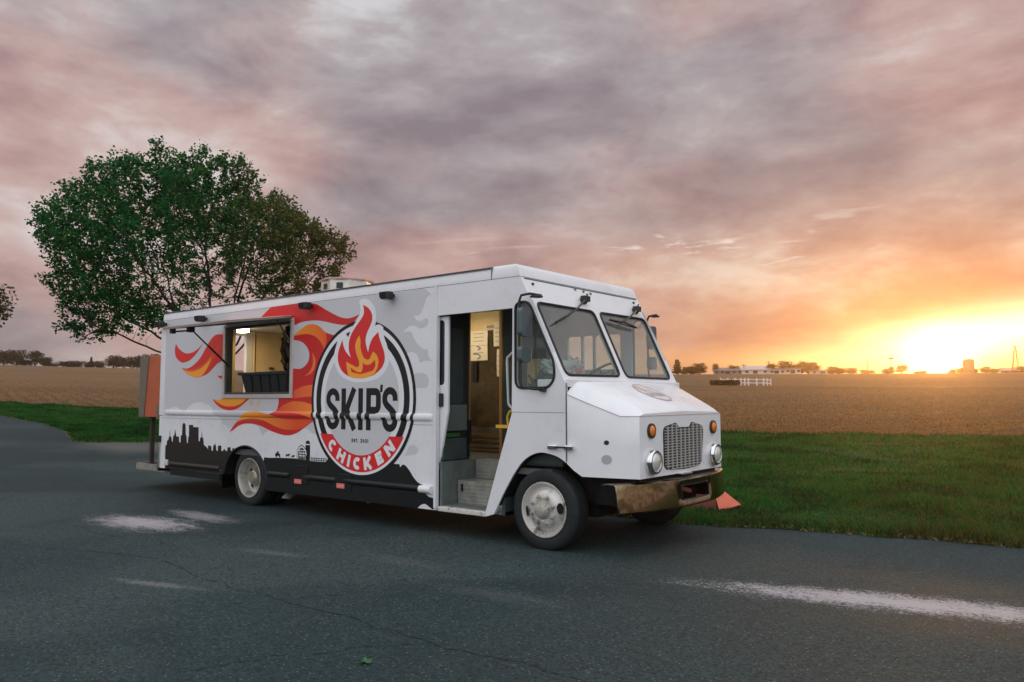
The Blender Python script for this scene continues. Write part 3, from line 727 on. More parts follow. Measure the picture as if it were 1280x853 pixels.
shed('farm_house', 62, 74, 292, 1.0, .6, 6, 'tiny pale farm building among the left horizon trees', white_siding, grey_roof, 2)
def silo():
    p = far_at(1210, 292); root = empty('silo', p-Vector((0, 0, .3)))
    mb = MB(); mb.lathe([(0, 1.35), (4.0, 1.35), (4.1, 1.45), (4.2, 1.35), (4.45, .9), (4.6, 0.02)], (0, 0, 0), 'z', 24); build(mb, 'shell', mat('silo_concrete', lin(150, 120, 96), .7, var=.25, vscale=1.2), root, 40)
    mb = MB()
    for k in range(7): mb.lathe([(.5+k*.52, 1.36), (.5+k*.52, 1.40), (.56+k*.52, 1.40), (.56+k*.52, 1.36)], (0, 0, 0), 'z', 24)
    build(mb, 'hoops', grey_roof, root)
    mb = MB(); mb.box((-1.7, -.2, 0), (-1.36, .2, 4.2)); build(mb, 'chute', grey_roof, root)
    tag(root, 'squat round silo standing dark against the glow right of the sun', 'silo')
silo()
steel = mat('dark_steel', lin(110, 96, 84), .6, .6)
def pylon(px, r, h, label, name='pylon'):
    p = far_at(px, r); root = empty(name, p); mb = MB()
    w = h*.13
    for sx in (-1, 1):
        for sy in (-1, 1): mb.tube([(sx*w, sy*w, -.2), (sx*w*.35, sy*w*.35, h*.6), (sx*w*.12, sy*w*.12, h)], h*.010, 4)
    for k in range(7):
        z0, z1 = h*.6*k/7, h*.6*(k+1)/7; a, b = w*(1-.65*z0/(h*.6)), w*(1-.65*z1/(h*.6))
        for s in (-1, 1): mb.tube([(-s*a, -a, z0), (s*b, -b, z1)], h*.006, 4); mb.tube([(-a, s*a, z0), (-b, -s*b, z1)], h*.006, 4)
    build(mb, 'mast', steel, root)
    for k, (z, l) in enumerate(((.68, .2), (.80, .26), (.92, .17))):
        mb = MB(); mb.tube([(-h*l, 0, h*z), (h*l, 0, h*z)], h*.009, 4)
        for s in (-1, 1): mb.tube([(s*h*l, 0, h*z), (0, 0, h*(z+.06))], h*.006, 4); mb.tube([(s*h*l, 0, h*z), (s*h*l, 0, h*(z-.05))], h*.008, 4)
        build(mb, 'cross_arm', steel, root)
    root.rotation_euler.z = -math.atan2((px-640)/978, 1)-yaw*-1
    tag(root, label, 'pylon')
pylon(1268, 295, 8.0, 'steel lattice power pylon on the far right horizon')
def pole(px, r, h, label, lamp=False):
    p = far_at(px, r); root = empty('utility_pole', p); mb = MB(); mb.tube([(0, 0, -.2), (0, 0, h)], [.14, .08], 7); build(mb, 'post', steel, root)
    mb = MB()
    if lamp: mb.lathe([(0, .2), (.25, .9), (.5, .7), (.62, .1)], (0, 0, h-.3), 'z', 12); build(mb, 'lamp_head', steel, root)
    else: mb.box((-.9, -.06, h-.7), (.9, .06, h-.55)); build(mb, 'cross_arm', steel, root)
    tag(root, label, 'pole')
pole(960, 287, 4.6, 'thin utility pole rising behind the white sheds')
pole(929, 287, 3.6, 'short thin pole above the highest white shed')
pole(1083, 292, 4.4, 'thin utility pole over the low hedge left of the sun')
pole(1113, 296, 4.8, 'tall pole with a flat wide head left of the sun', True)
def fence():
    p = far_at(897, 106); q = far_at(957, 104); d = (q-p); L = d.length; ang = math.atan2(d.y, d.x)
    root = empty('white_fence', p); root.rotation_euler.z = ang; fm = mat('white_vinyl', lin(226, 220, 216), .5)
    xs = [.3, 1.3, 2.35, 3.1, 3.6, 4.1, 5.2, 6.1]; xs = [x*L/6.5 for x in xs]; zz = lambda x: tz(p.x+math.cos(ang)*x, p.y+math.sin(ang)*x)-p.z
    for x in xs:
        mb = MB(); z = zz(x); mb.box((x-.07, -.07, z-.1), (x+.07, .07, z+.92)); mb.add([(x-.08,-.08,z+.92),(x+.08,-.08,z+.92),(x+.08,.08,z+.92),(x-.08,.08,z+.92),(x,0,z+1.0)], [(0,1,4),(1,2,4),(2,3,4),(3,0,4)]); build(mb, 'post', fm, root)
    for h in (.35, .78):
        for a, b in zip(xs[:-1], xs[1:]):
            mb = MB(); za, zb = zz(a), zz(b)
            mb.add([(a+.07,-.03,za+h-.055),(b-.07,-.03,zb+h-.055),(b-.07,.03,zb+h-.055),(a+.07,.03,za+h-.055),(a+.07,-.03,za+h+.055),(b-.07,-.03,zb+h+.055),(b-.07,.03,zb+h+.055),(a+.07,.03,za+h+.055)], [(0,3,2,1),(4,5,6,7),(0,1,5,4),(1,2,6,5),(2,3,7,6),(3,0,4,7)]); build(mb, 'rail', fm, root)
    # short return run at the right end
    for k in (1, 2):
        mb = MB(); x = xs[-1]; z = zz(x); mb.box((x-.07, k*1.5-.07, z-.1), (x+.07, k*1.5+.07, z+.95)); build(mb, 'post', fm, root)
        for h in (.35, .78): mb = MB(); mb.box((x-.03, (k-1)*1.5+.07, z+h-.055), (x+.03, k*1.5-.07, z+h+.055)); build(mb, 'rail', fm, root)
    tag(root, 'white post and rail fence section standing alone in the field', 'fence')
    g = np.random.default_rng(8); P = []
    for x in np.linspace(-.6, 2.6, 14):
        m = 120; d = g.normal(size=(m, 3)); d /= np.linalg.norm(d, axis=1)[:, None]; P.append(d*np.array([.5, .45, .38])*g.uniform(.5, 1, m)[:, None]+np.array([x, -.6+g.normal(0, .15), .32]))
    v, f = leaf_cards(np.concatenate(P), .2, g); hb = empty('hedge', p); hb.rotation_euler.z = ang; fast_mesh('foliage', v, f, leaf_dark, hb)
    mb = MB()
    for x in np.linspace(-.5, 2.5, 9): mb.tube([(x, -.6, -.1), (x+.1, -.6, .25), (x+.2, -.5, .5)], [.03, .02, .01], 5)
    build(mb, 'stem', bark, hb)
    tag(hb, 'low dark green hedge growing against the left end of the white fence', 'hedge')
fence()
TR = {
'upper':[(2.641,2.605,1),(2.961,2.777,1),(3.785,2.784,1),(4.004,2.730,1),(4.160,2.657),(4.351,2.577),(4.482,2.532),(4.610,2.512),(4.735,2.525),(4.840,2.552,1),(4.728,2.457,1),(4.630,2.437),(4.521,2.435),(4.354,2.459),(4.164,2.499),(3.970,2.526),(3.772,2.530),(3.611,2.515),(3.509,2.490,1),(3.497,2.596,1)],
'main':[(3.502,2.358,1),(3.614,2.409),(3.734,2.464),(3.843,2.485),(3.952,2.476),(4.051,2.439),(4.119,2.393),(4.168,2.362,1),(4.264,2.333),(4.442,2.291,1),(4.622,1.972,1),(4.101,1.313,1),(3.942,1.221,1),(3.760,1.133),(3.593,1.060),(3.422,1.027),(3.246,1.036),(3.024,1.075),(2.816,1.130),(2.626,1.160),(2.432,1.165),(2.258,1.137),(2.126,1.079),(2.004,1.032,1),(2.102,1.122),(2.211,1.199),(2.308,1.262),(2.426,1.313),(2.555,1.338),(2.682,1.342),(2.830,1.325),(2.954,1.304),(3.026,1.304,1),(3.135,1.349),(3.173,1.409),(3.187,1.468),(3.179,1.520,1),(3.502,1.519,1),(3.490,1.914,1),(3.650,1.906),(3.759,1.944),(3.827,2.009),(3.841,2.095),(3.792,2.183),(3.700,2.249),(3.597,2.281),(3.500,2.293,1)],
'crest':[(3.503,2.352,1),(3.614,2.409),(3.734,2.464),(3.843,2.485),(3.952,2.476),(4.051,2.439),(4.119,2.393),(4.178,2.357,1),(4.192,2.310),(4.191,2.226),(4.145,2.138,1),(4.115,2.193),(4.056,2.257),(3.976,2.309),(3.877,2.345),(3.757,2.361),(3.636,2.358),(3.503,2.346,1)],
'crescent':[(3.899,2.117,1),(3.954,2.054),(3.979,1.992),(3.968,1.920),(3.920,1.860),(3.852,1.825),(3.744,1.808,1),(3.822,1.844),(3.880,1.892),(3.912,1.946),(3.922,2.019),(3.899,2.117,1)],
'band':[(3.528,1.618,1),(3.669,1.663),(3.818,1.687),(3.928,1.691,1),(4.055,1.682,1),(4.059,1.536,1),(3.896,1.539),(3.748,1.534),(3.522,1.517,1)],
'lens':[(3.116,1.314,1),(3.233,1.397),(3.369,1.450),(3.504,1.477),(3.637,1.477),(3.769,1.465),(3.899,1.440),(4.063,1.413,1),(4.067,1.268,1),(3.922,1.260,1),(3.793,1.292),(3.661,1.313),(3.490,1.322),(3.315,1.318)],
'wave':[(2.211,1.186,1),(2.308,1.262),(2.426,1.313),(2.555,1.338),(2.682,1.342),(2.830,1.325),(2.954,1.304),(3.097,1.284),(3.278,1.243),(3.473,1.236),(3.663,1.239),(3.932,1.238,1),(3.932,1.221,1),(3.797,1.156),(3.667,1.116),(3.497,1.101),(3.342,1.103),(3.183,1.126),(3.021,1.168),(2.855,1.213),(2.687,1.232),(2.516,1.234),(2.343,1.219)],
'boatr':[(1.524,1.511,1),(1.624,1.440),(1.768,1.379),(1.932,1.350),(2.092,1.353),(2.247,1.392),(2.376,1.454),(2.504,1.518,1),(1.808,1.522,1),(1.692,1.494)],
'boato':[(1.544,1.505,1),(1.670,1.459),(1.837,1.411),(1.998,1.402),(2.156,1.413),(2.310,1.454),(2.428,1.521,1),(1.808,1.522,1),(1.692,1.492)],
'sw1':[(.418,2.387,1),(.489,2.320),(.605,2.257),(.754,2.219),(.934,2.231),(1.091,2.281),(1.227,2.357,1),(1.143,2.283),(1.008,2.185),(.869,2.115),(.725,2.082),(.596,2.086),(.462,2.147),(.402,2.217),(.392,2.314)],
'sw2':[(.613,1.995,1),(.804,1.985),(.980,2.036),(1.151,2.134),(1.284,2.258),(1.415,2.381),(1.546,2.457),(1.679,2.469),(1.791,2.457,1),(1.810,2.066,1),(1.666,2.044),(1.536,1.975),(1.372,1.888),(1.218,1.854),(1.080,1.835),(.919,1.860),(.753,1.920)],
'sw2o':[(.620,1.993,1),(.877,1.964),(1.158,2.013),(1.394,2.125),(1.556,2.247),(1.717,2.358),(1.795,2.381,1),(1.800,2.273,1),(1.691,2.214),(1.579,2.137),(1.466,2.032),(1.352,1.943),(1.218,1.860),(1.062,1.837),(.882,1.870),(.742,1.926)],
'sw2y':[(.677,1.969,1),(.915,1.931),(1.160,1.970),(1.363,2.062),(1.477,2.150,1),(1.437,2.069),(1.351,1.962),(1.218,1.863),(1.062,1.840),(.864,1.880)],
'drop':[(1.642,1.855,1),(1.741,1.853),(1.800,1.864,1),(1.803,1.802,1),(1.710,1.818)],
'flameW':[(4.829,2.687),(4.839,2.719),(4.922,2.733),(5.026,2.699),(5.110,2.617),(5.148,2.519),(5.133,2.424),(5.118,2.387,1),(5.190,2.400),(5.265,2.362),(5.266,2.294),(5.301,2.212),(5.354,2.102),(5.379,1.968),(5.332,1.862),(5.225,1.771),(5.064,1.726),(4.817,1.710),(4.625,1.740),(4.471,1.813),(4.380,1.929),(4.350,2.044),(4.396,2.185),(4.448,2.296),(4.513,2.345),(4.579,2.317),(4.626,2.273,1),(4.686,2.382),(4.770,2.461),(4.832,2.541),(4.851,2.609)],
'flameR':[(4.898,2.661,1),(4.997,2.612),(5.060,2.539),(5.068,2.456),(5.022,2.376),(4.972,2.296),(4.953,2.215),(4.975,2.131),(5.001,2.073,1),(5.026,2.157),(5.076,2.236),(5.136,2.281),(5.182,2.310,1),(5.201,2.244),(5.248,2.147),(5.289,2.064),(5.301,1.970),(5.262,1.891),(5.184,1.832),(5.063,1.781),(4.816,1.765),(4.645,1.789),(4.525,1.848),(4.457,1.927),(4.429,2.013),(4.442,2.112),(4.484,2.195),(4.515,2.250,1),(4.539,2.164),(4.595,2.084),(4.679,2.021,1),(4.643,2.104),(4.636,2.188),(4.660,2.271),(4.719,2.352),(4.802,2.431),(4.874,2.496),(4.915,2.562)],
'flameO':[(4.837,2.290,1),(4.859,2.219),(4.861,2.136),(4.894,2.052),(4.947,1.995),(5.019,1.986),(5.059,2.032),(5.089,2.079,1),(5.160,2.029),(5.191,1.960),(5.173,1.880),(5.124,1.807,1),(5.002,1.768),(4.858,1.757),(4.710,1.771),(4.634,1.803,1),(4.611,1.880),(4.594,1.972,1),(4.685,1.934),(4.792,1.897),(4.838,1.916),(4.832,1.972),(4.789,2.056),(4.761,2.154),(4.785,2.230)],
'flameH':[(4.675,1.900,1),(4.729,1.871),(4.814,1.837),(4.887,1.839),(4.907,1.900),(4.906,1.955,1),(4.948,1.927),(5.040,1.924),(5.125,1.976,1),(5.136,1.908),(5.093,1.848,1),(4.981,1.827),(4.857,1.812),(4.698,1.837,1)],
'flameG':[(4.393,2.313,1),(4.515,2.250,1)],
'sky':[(.187,.449,1),(.182,.773,1),(.225,.789,1),(.230,.849,1),(.278,.880,1),(.285,.917,1),(.305,.924,1),(.306,1.042,1),(.328,.925,1),(.363,.919,1),(.382,.853,1),(.406,.840,1),(.420,.935,1),(.454,.951,1),(.471,1.046,1),(.506,.952,1),(.515,.930,1),(.592,.930,1),(.606,.846,1),(.646,.840,1),(.651,.949,1),(.684,.953,1),(.687,1.109,1),(.707,1.138,1),(.758,1.139,1),(.782,1.110,1),(.796,.956,1),(.819,.951,1),(.836,.839,1),(.864,.838,1),(.872,.938,1),(.891,.941,1),(.881,1.115,1),(1.007,1.118,1),(1.009,1.086,1),(1.162,1.087,1),(1.174,.879,1),(1.208,.877,1),(1.216,.929,1),(1.250,.940,1),(1.258,1.050,1),(1.277,.938,1),(1.304,.925,1),(1.327,.828,1),(1.416,.790,1),(1.446,.763,1),(1.442,.825,1),(1.531,.815,1),(1.539,.753,1),(1.580,.748,1),(1.582,.823,1),(1.607,.831,1),(1.626,.862,1),(1.658,.826,1),(1.674,.758,1),(1.712,.753,1),(1.713,.831,1),(1.801,.834,1),(1.805,.757,1),(1.842,.758,1),(1.885,.791,1),(1.923,.761,1),(1.960,.763,1),(1.963,.817,1),(2.007,.814,1),(2.043,.829,1),(2.050,.773,1),(2.087,.768,1),(2.092,.808,1),(2.140,.810,1),(2.146,.777,1)],
'barnline':[(2.774,.718,1),(2.983,.712),(3.138,.719),(3.348,.725),(3.607,.729),(3.752,.721),(3.911,.712),(4.068,.711),(4.221,.715,1),(4.253,.792,1)],
'blackR':[(5.375,.749,1),(5.483,.754,1),(5.566,.754,1),(5.578,.719,1),(5.613,.748),(5.659,.747),(5.730,.695),(5.799,.620),(5.868,.569),(5.947,.539,1),(5.970,.466,1),(6.048,.417,1),(6.139,.409,1),(6.145,.302,1),(6.103,.286),(6.049,.309),(5.982,.335),(5.915,.314),(5.853,.265,1)],
'smokeR':[(5.901,2.782,1),(5.981,2.750),(6.060,2.695,1),(5.982,2.653),(5.949,2.575),(5.893,2.490),(5.847,2.469),(5.778,2.474,1),(5.825,2.413),(5.905,2.397),(5.984,2.424),(6.018,2.393),(5.996,2.338),(5.906,2.311),(5.826,2.340),(5.733,2.354),(5.663,2.325),(5.604,2.284,1),(5.734,2.280),(5.793,2.196),(5.897,2.094),(6.021,2.057,1),(6.022,1.993),(6.074,1.931,1),(5.966,1.939),(5.887,1.917,1),(5.852,1.999),(5.760,2.048),(5.690,2.037,1)],
'smokeB':[(5.786,1.791,1),(5.911,1.804),(6.002,1.771),(6.031,1.707),(5.992,1.636),(5.788,1.638,1)],
'smokeB2':[(5.565,.775,1),(5.646,.851),(5.726,.966),(5.807,.977),(5.875,.932),(5.830,.883),(5.704,.861),(5.635,.842)],
'smokeB3':[(5.847,1.480),(5.949,1.401),(6.061,1.331,1),(5.860,1.329,1)],
'smokeL':[(.167,1.323,1),(.275,1.359),(.435,1.401),(.572,1.361),(.652,1.341),(.758,1.321,1),(.883,1.410),(1.059,1.457),(1.233,1.464),(1.407,1.431),(1.532,1.360),(1.607,1.296),(1.680,1.259),(1.752,1.234),(1.803,1.146,1),(1.873,1.134),(2.012,1.099,1),(2.222,1.203,1),(2.511,1.355,1)],
'smokeM':[(2.722,1.128,1),(2.788,1.058),(2.838,.999,1),(2.872,1.042),(2.922,1.061,1),(2.911,1.096,1)],
'smokeN':[(3.835,1.117,1),(3.909,1.074),(3.992,1.052,1),(3.980,1.132,1),(3.925,1.164,1)],
'barn':[(3.612,.726,1),(3.616,.841,1),(3.665,.892,1),(3.710,.914,1),(3.761,.896,1),(3.816,.849,1),(3.832,.785,1),(3.803,.781,1),(3.805,.718,1)],
'barnD':[(3.638,.730,1),(3.640,.831,1),(3.679,.866,1),(3.714,.887,1),(3.751,.868,1),(3.788,.832,1),(3.798,.720,1)],
'barnW':[(3.646,.807,1),(3.785,.810,1),(3.787,.723,1),(3.649,.727,1)],
'silo':[(3.802,.713,1),(3.795,.930,1),(3.807,.957),(3.842,.972),(3.878,.960),(3.891,.928,1),(3.894,.712,1)],
'siloW':[(3.795,.929,1),(3.889,.926,1),(3.890,.912,1),(3.796,.915,1)],
}

# ------------------------------------------------------------------ food truck
WD = 2.40
white = mat('white_paint', lin(236, 235, 238), .30, var=.05, vscale=1.6, dirt=(lin(196, 192, 186), 1.6, .18), coat=.25)
white_in = mat('inner_white', lin(205, 205, 200), .5, var=.1, vscale=2)
black = mat('black_rubber', lin(26, 28, 29), .55, var=.2, vscale=8)
blackp = mat('black_plastic', lin(30, 33, 35), .4)
under = mat('underbody', lin(14, 14, 15), .85, var=.3, vscale=5)
cabgrey = mat('cab_grey', lin(104, 116, 112), .6, var=.15, vscale=3)
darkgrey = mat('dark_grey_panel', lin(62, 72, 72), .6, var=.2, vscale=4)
stepgrey = mat('step_grey', lin(120, 128, 126), .45, .3, var=.25, vscale=7, bump=.15, bscale=20)
alu = mat('aluminium', lin(190, 188, 182), .35, .85, var=.15, vscale=9)
chrome = mat('chrome', lin(225, 225, 225), .08, 1.0)
stainless = mat('stainless', lin(176, 168, 156), .22, 1.0, var=.15, vscale=2.5, bump=.05, bscale=6)
tan = mat('tan_panel', lin(196, 168, 120), .6, var=.12, vscale=3)
rubber = mat('tyre_rubber', lin(28, 34, 36), .75, var=.25, vscale=10, bump=.15, bscale=50)
rimw = mat('dirty_white_rim', lin(214, 210, 204), .32, .35, var=.12, vscale=6, dirt=(lin(74, 60, 50), 7, .85))
seamm = mat('seam_dark', lin(120, 118, 122), .7)
truck = empty('food_truck')
tag(truck, 'white step van food truck with flame wrap, round logo and open serving window', 'food truck')
RAILS = [(.13, 6.1, 1.256, 1.342, .026), (.36, 1.78, .462, .536, .026), (2.99, 3.46, .462, .536, .026), (3.95, 4.40, .462, .536, .026), (4.76, 6.1, .462, .536, .026)]
def near(t):  return (lambda a, b: (a, t, b))
def prof(x, z):
    for x0, x1, z0, z1, h in RAILS:
        if x0 < x < x1 and z0 < z < z1:
            u = (z-(z0+z1)/2)/((z1-z0)/2); return h*math.sqrt(max(0, 1-u*u))
    return 0
ARCHR = [(2.42+.53*math.cos(a), .40+.45*math.sin(a)) for a in np.linspace(PI-.06, .0, 22)]
ARCHF0 = [(7.05, .41), (7.10, .50), (7.17, .61), (7.256, .735), (7.36, .86), (7.48, .94), (7.61, .972), (7.75, .955), (7.84, .925), (7.905, .885)]
ARCHF = []
for i in range(len(ARCHF0)-1):
    p0, p1, p2, p3 = [Vector(ARCHF0[max(0, min(len(ARCHF0)-1, i+k))]) for k in (-1, 0, 1, 2)]
    ARCHF += [tuple(.5*((2*p1)+(p2-p0)*t+(2*p0-5*p1+4*p2-p3)*t*t+(3*p1-p0-3*p2+p3)*t**3)) for t in (0, .25, .5, .75)]
ARCHF.append(ARCHF0[-1])
QW = rpoly([(7.285, 2.50), (7.46, 2.50), (7.775, 1.86), (7.775, 1.70), (7.70, 1.615), (7.285, 1.615)], .09)
pil = lambda z: 7.345+.5*(2.775-z)
side = [(0, .42), (1.88, .43)] + ARCHR + [(2.96, .27), (6.155, .28), (6.165, 2.44), (7.245, 2.445), (7.232, 1.356), (6.88, .33), (6.88, .28), (6.99, .31)] + ARCHF + [(7.905, 1.665), (7.88, 1.70), (pil(1.97), 1.97), (pil(2.6), 2.6), (7.345, 2.772), (0, 2.772)]
SWIN = (1.86, 1.575, 3.445, 2.555)
swin_hole = [(SWIN[0], SWIN[1]), (SWIN[2], SWIN[1]), (SWIN[2], SWIN[3]), (SWIN[0], SWIN[3])]
panel('side_panel', side, [swin_hole, QW], near(0), near(.04), white, truck)
fside = [(0, .42), (1.88, .43)] + ARCHR + [(2.96, .27), (6.88, .28), (6.99, .31)] + ARCHF + [(7.905, 1.665), (7.88, 1.70), (pil(1.97), 1.97), (pil(2.6), 2.6), (7.345, 2.772), (0, 2.772)]
FD = [rrect(6.30, 1.885, 6.515, 2.335, .03), rrect(6.545, 1.885, 6.70, 2.335, .02), rrect(6.73, 1.885, 7.12, 2.335, .04)]
panel('side_panel', fside, FD+[QW], near(WD), near(WD-.04), white, truck)
# rear wall with its open door gap
panel('rear_wall', [(.04, .42), (WD-.04, .42), (WD-.04, 2.772), (.04, 2.772)], [[(1.24, 1.5), (1.47, 1.5), (1.47, 2.62), (1.24, 2.62)], [(1.605, 1.5), (1.64, 1.5), (1.64, 2.72), (1.605, 2.72)]], lambda a, b: (0, a, b), lambda a, b: (.04, a, b), white, truck)
# roof with rolled edges
mb = MB(); sec = [(0, 0, 7.345, 2.774), (0, .0, 7.335, 2.80), (0, .008, 7.315, 2.865), (0, .02, 7.29, 2.895), (.02, .06, 7.24, 2.918), (.04, .16, 7.16, 2.93), (.1, .6, 6.9, 2.945)]
for x0, y0, x1, z in sec: mb.v += [(x0, y0, z), (x1, y0, z), (x1, WD-y0, z), (x0, WD-y0, z)]
for i in range(len(sec)-1):
    for j in range(4): mb.f.append((4*i+j, 4*i+(j+1) % 4, 4*i+4+(j+1) % 4, 4*i+4+j))
mb.f.append((3, 2, 1, 0)); k = 4*(len(sec)-1); mb.f.append((k, k+1, k+2, k+3))
roof = build(mb, 'roof', white, truck, 30)
mb = MB(); mb.box((.0, -.006, 2.893), (6.96, .03, 2.903)); build(mb, 'gutter_strip', mat('gutter_grey', lin(96, 92, 98), .5, .3), truck)
mb = MB(); mb.box((6.955, -.004, 2.777), (6.965, .06, 2.905)); build(mb, 'roof_joint', seamm, roof)
mb = MB(); mb.box((0, -.0025, 2.771), (6.13, .01, 2.7755)); mb.box((6.155, -.0025, 2.771), (7.34, .01, 2.7755)); mb.box((.03, -.0025, 1.212), (6.1, .01, 1.216)); build(mb, 'panel_seam', seamm, truck)
mb = MB(); mb.box((6.125, -.014, .30), (6.16, .0, 2.80)); build(mb, 'corner_post', white, truck, bevel=.005)
mb = MB(); mb.box((-.035, -.012, 1.25), (.10, .06, 2.73)); build(mb, 'rear_corner_post', white, truck, bevel=.01)
mb = MB(); mb.box((-.03, -.006, .92), (.03, .06, 1.235)); build(mb, 'rear_corner_post', white, truck, bevel=.008)
mb = MB(); mb.box((-.01, -.02, .43), (.03, .03, .90)); build(mb, 'rear_corner_trim', alu, truck)
mb = MB(); mb.box((-.02, -.035, .83), (.05, .0, .93)); build(mb, 'door_hinge', blackp, truck)
# rub rails bulging off the side
for i, (x0, x1, z0, z1, h) in enumerate(RAILS):
    mb = MB(); n = 9; zc, hz = (z0+z1)/2, (z1-z0)/2; xs = [x0, x0+.015, x0+.05, x1-.05, x1-.015, x1]; sc = [.05, .6, 1, 1, .6, .05]
    for x, s in zip(xs, sc):
        for j in range(n+1):
            a = -PI/2+PI*j/n; mb.v.append((x, -h*math.cos(a)*s-.0005, zc+hz*math.sin(a)*(s*.25+.75)))
    for k in range(len(xs)-1):
        for j in range(n): q = k*(n+1)+j; mb.f.append((q, q+1, q+n+2, q+n+1))
    mb.f.append(tuple(range(n+1))); mb.f.append(tuple(range((len(xs)-1)*(n+1), len(xs)*(n+1))))
    build(mb, 'rub_rail', white if i in (0,) else mat('rail_black', lin(22, 28, 29), .3), truck, 50)
mb = MB(); mb.tube([(5.93, -.022, .499), (6.105, -.022, .499)], .042, 12); build(mb, 'rub_rail_end', white, truck, 50)

for k, A_ in ((0, ARCHR), ):
    mb = MB(); mb.tube([(x, .012, z) for x, z in [(1.88, .43)]+A_+[(2.96, .27)]], .019, 6); build(mb, 'arch_trim', black, truck, 60)
mb = MB()
for i in range(len(ARCHR)-1):
    (xa, za), (xb, zb) = ARCHR[i], ARCHR[i+1]; mb.add([(2.42+(xa-2.42)*.985, .002, za-.006), (2.42+(xb-2.42)*.985, .002, zb-.006), (2.42+(xb-2.42)*.985, .6, zb-.006), (2.42+(xa-2.42)*.985, .6, za-.006)], [(0, 1, 2, 3)])
build(mb, 'arch_liner', under, truck)
mb = MB()
for i in range(len(ARCHF)-1):
    (xa, za), (xb, zb) = ARCHF[i], ARCHF[i+1]; mb.add([(7.56+(xa-7.56)*.99, .012, za-.006), (7.56+(xb-7.56)*.99, .012, zb-.006), (7.56+(xb-7.56)*.99, .4, zb-.006), (7.56+(xa-7.56)*.99, .4, za-.006)], [(0, 1, 2, 3)])
build(mb, 'arch_liner', under, truck)
# ---- printed wrap: flat shapes laid on the body, following the rails
def wrap_mat(name, a, b=None, x0=0, x1=1):
    m = bpy.data.materials.new(name); m.use_nodes = True; t = NT(m.node_tree); p = t.n['Principled BSDF']
    if b:
        x, y, z = t.xyz(t.node('ShaderNodeTexCoord').outputs['Object']); t.put(p.inputs['Base Color'], t.mix(t.lr(x, x0, x1), a, b))
    else: p.inputs['Base Color'].default_value = a
    p.inputs['Roughness'].default_value = .38; return m
WM = {'grey': wrap_mat('wrap_grey', lin(207, 206, 210)), 'white': wrap_mat('wrap_white', lin(236, 235, 238)), 'red': wrap_mat('wrap_red', lin(224, 44, 38), lin(206, 36, 38), 1, 4.2),
      'orange': wrap_mat('wrap_orange', lin(255, 164, 50)), 'crest': wrap_mat('wrap_crest', lin(255, 160, 54), lin(232, 78, 42), 3.5, 4.35), 'band': wrap_mat('wrap_band', lin(238, 94, 50), lin(250, 120, 60), 3.5, 3.95),
      'lens': wrap_mat('wrap_lens', lin(232, 78, 42), lin(252, 138, 56), 3.05, 3.9), 'wave': wrap_mat('wrap_wave', lin(255, 172, 58), lin(234, 82, 42), 2.3, 3.6), 'swoosh': wrap_mat('wrap_swoosh', lin(242, 96, 46), lin(222, 62, 42), .4, 1.7),
      'black': wrap_mat('wrap_black', lin(13, 19, 20)), 'sky': wrap_mat('wrap_skyline', lin(34, 28, 26)), 'logored': wrap_mat('logo_red', lin(222, 42, 42)), 'flameo': wrap_mat('logo_orange', lin(255, 168, 54)), 'pale': wrap_mat('wrap_pale_orange', lin(232, 186, 140))}
CUTZ = sorted({z for r in RAILS for z in np.linspace(r[2]-.001, r[3]+.001, 11)}); 
def drape(v2, f2, name, m, layer, parent):
    bm = bmesh.new(); vs = [bm.verts.new((a, 0, b)) for a, b in v2]
    for f in f2:
        try: bm.faces.new([vs[i] for i in f])
        except ValueError: pass
    zs = [v.co.z for v in bm.verts]; lo, hi = min(zs), max(zs)
    for z in CUTZ:
        if lo < z < hi: bmesh.ops.bisect_plane(bm, geom=bm.verts[:]+bm.edges[:]+bm.faces[:], plane_co=(0, 0, z), plane_no=(0, 0, 1))
    if lo < .53 and hi > .47:
        for x in sorted({q for r in RAILS[1:] for q in (r[0], r[1])}): bmesh.ops.bisect_plane(bm, geom=bm.verts[:]+bm.edges[:]+bm.faces[:], plane_co=(x, 0, 0), plane_no=(1, 0, 0))
    for v in bm.verts: v.co.y = -prof(v.co.x, v.co.z)-.0005*layer-.0006
    for f in bm.faces:
        if f.normal.y > 0: f.normal_flip()
    bm.normal_update()
    for f in bm.faces:
        if f.normal.y > 0: f.normal_flip()
    me = bpy.data.meshes.new(name); bm.to_mesh(me); bm.free(); return link(name, me, m, parent)
def decal(name, pts, m, layer, parent=truck, holes=(), seg=6, raw=False):
    v, f = cdt(pts if raw else spline(pts, seg), holes); return drape(v, f, name, WM[m], layer, parent)
def ring_pts(r, n=96, c=(4.87, 1.508)): return [(c[0]+r*math.cos(2*PI*i/n), c[1]+r*math.sin(2*PI*i/n)) for i in range(n)]
def annulus(name, r0, r1, m, layer, a0=0, a1=2*PI, n=120, parent=truck):
    v = []; f = []; cx, cz = 4.87, 1.508
    for i in range(n+1):
        a = a0+(a1-a0)*i/n; v += [(cx+r0*math.cos(a), cz+r0*math.sin(a)), (cx+r1*math.cos(a), cz+r1*math.sin(a))]
    f = [(2*i, 2*i+1, 2*i+3, 2*i+2) for i in range(n)]; return drape(v, f, name, WM[m], layer, parent)
T = TR
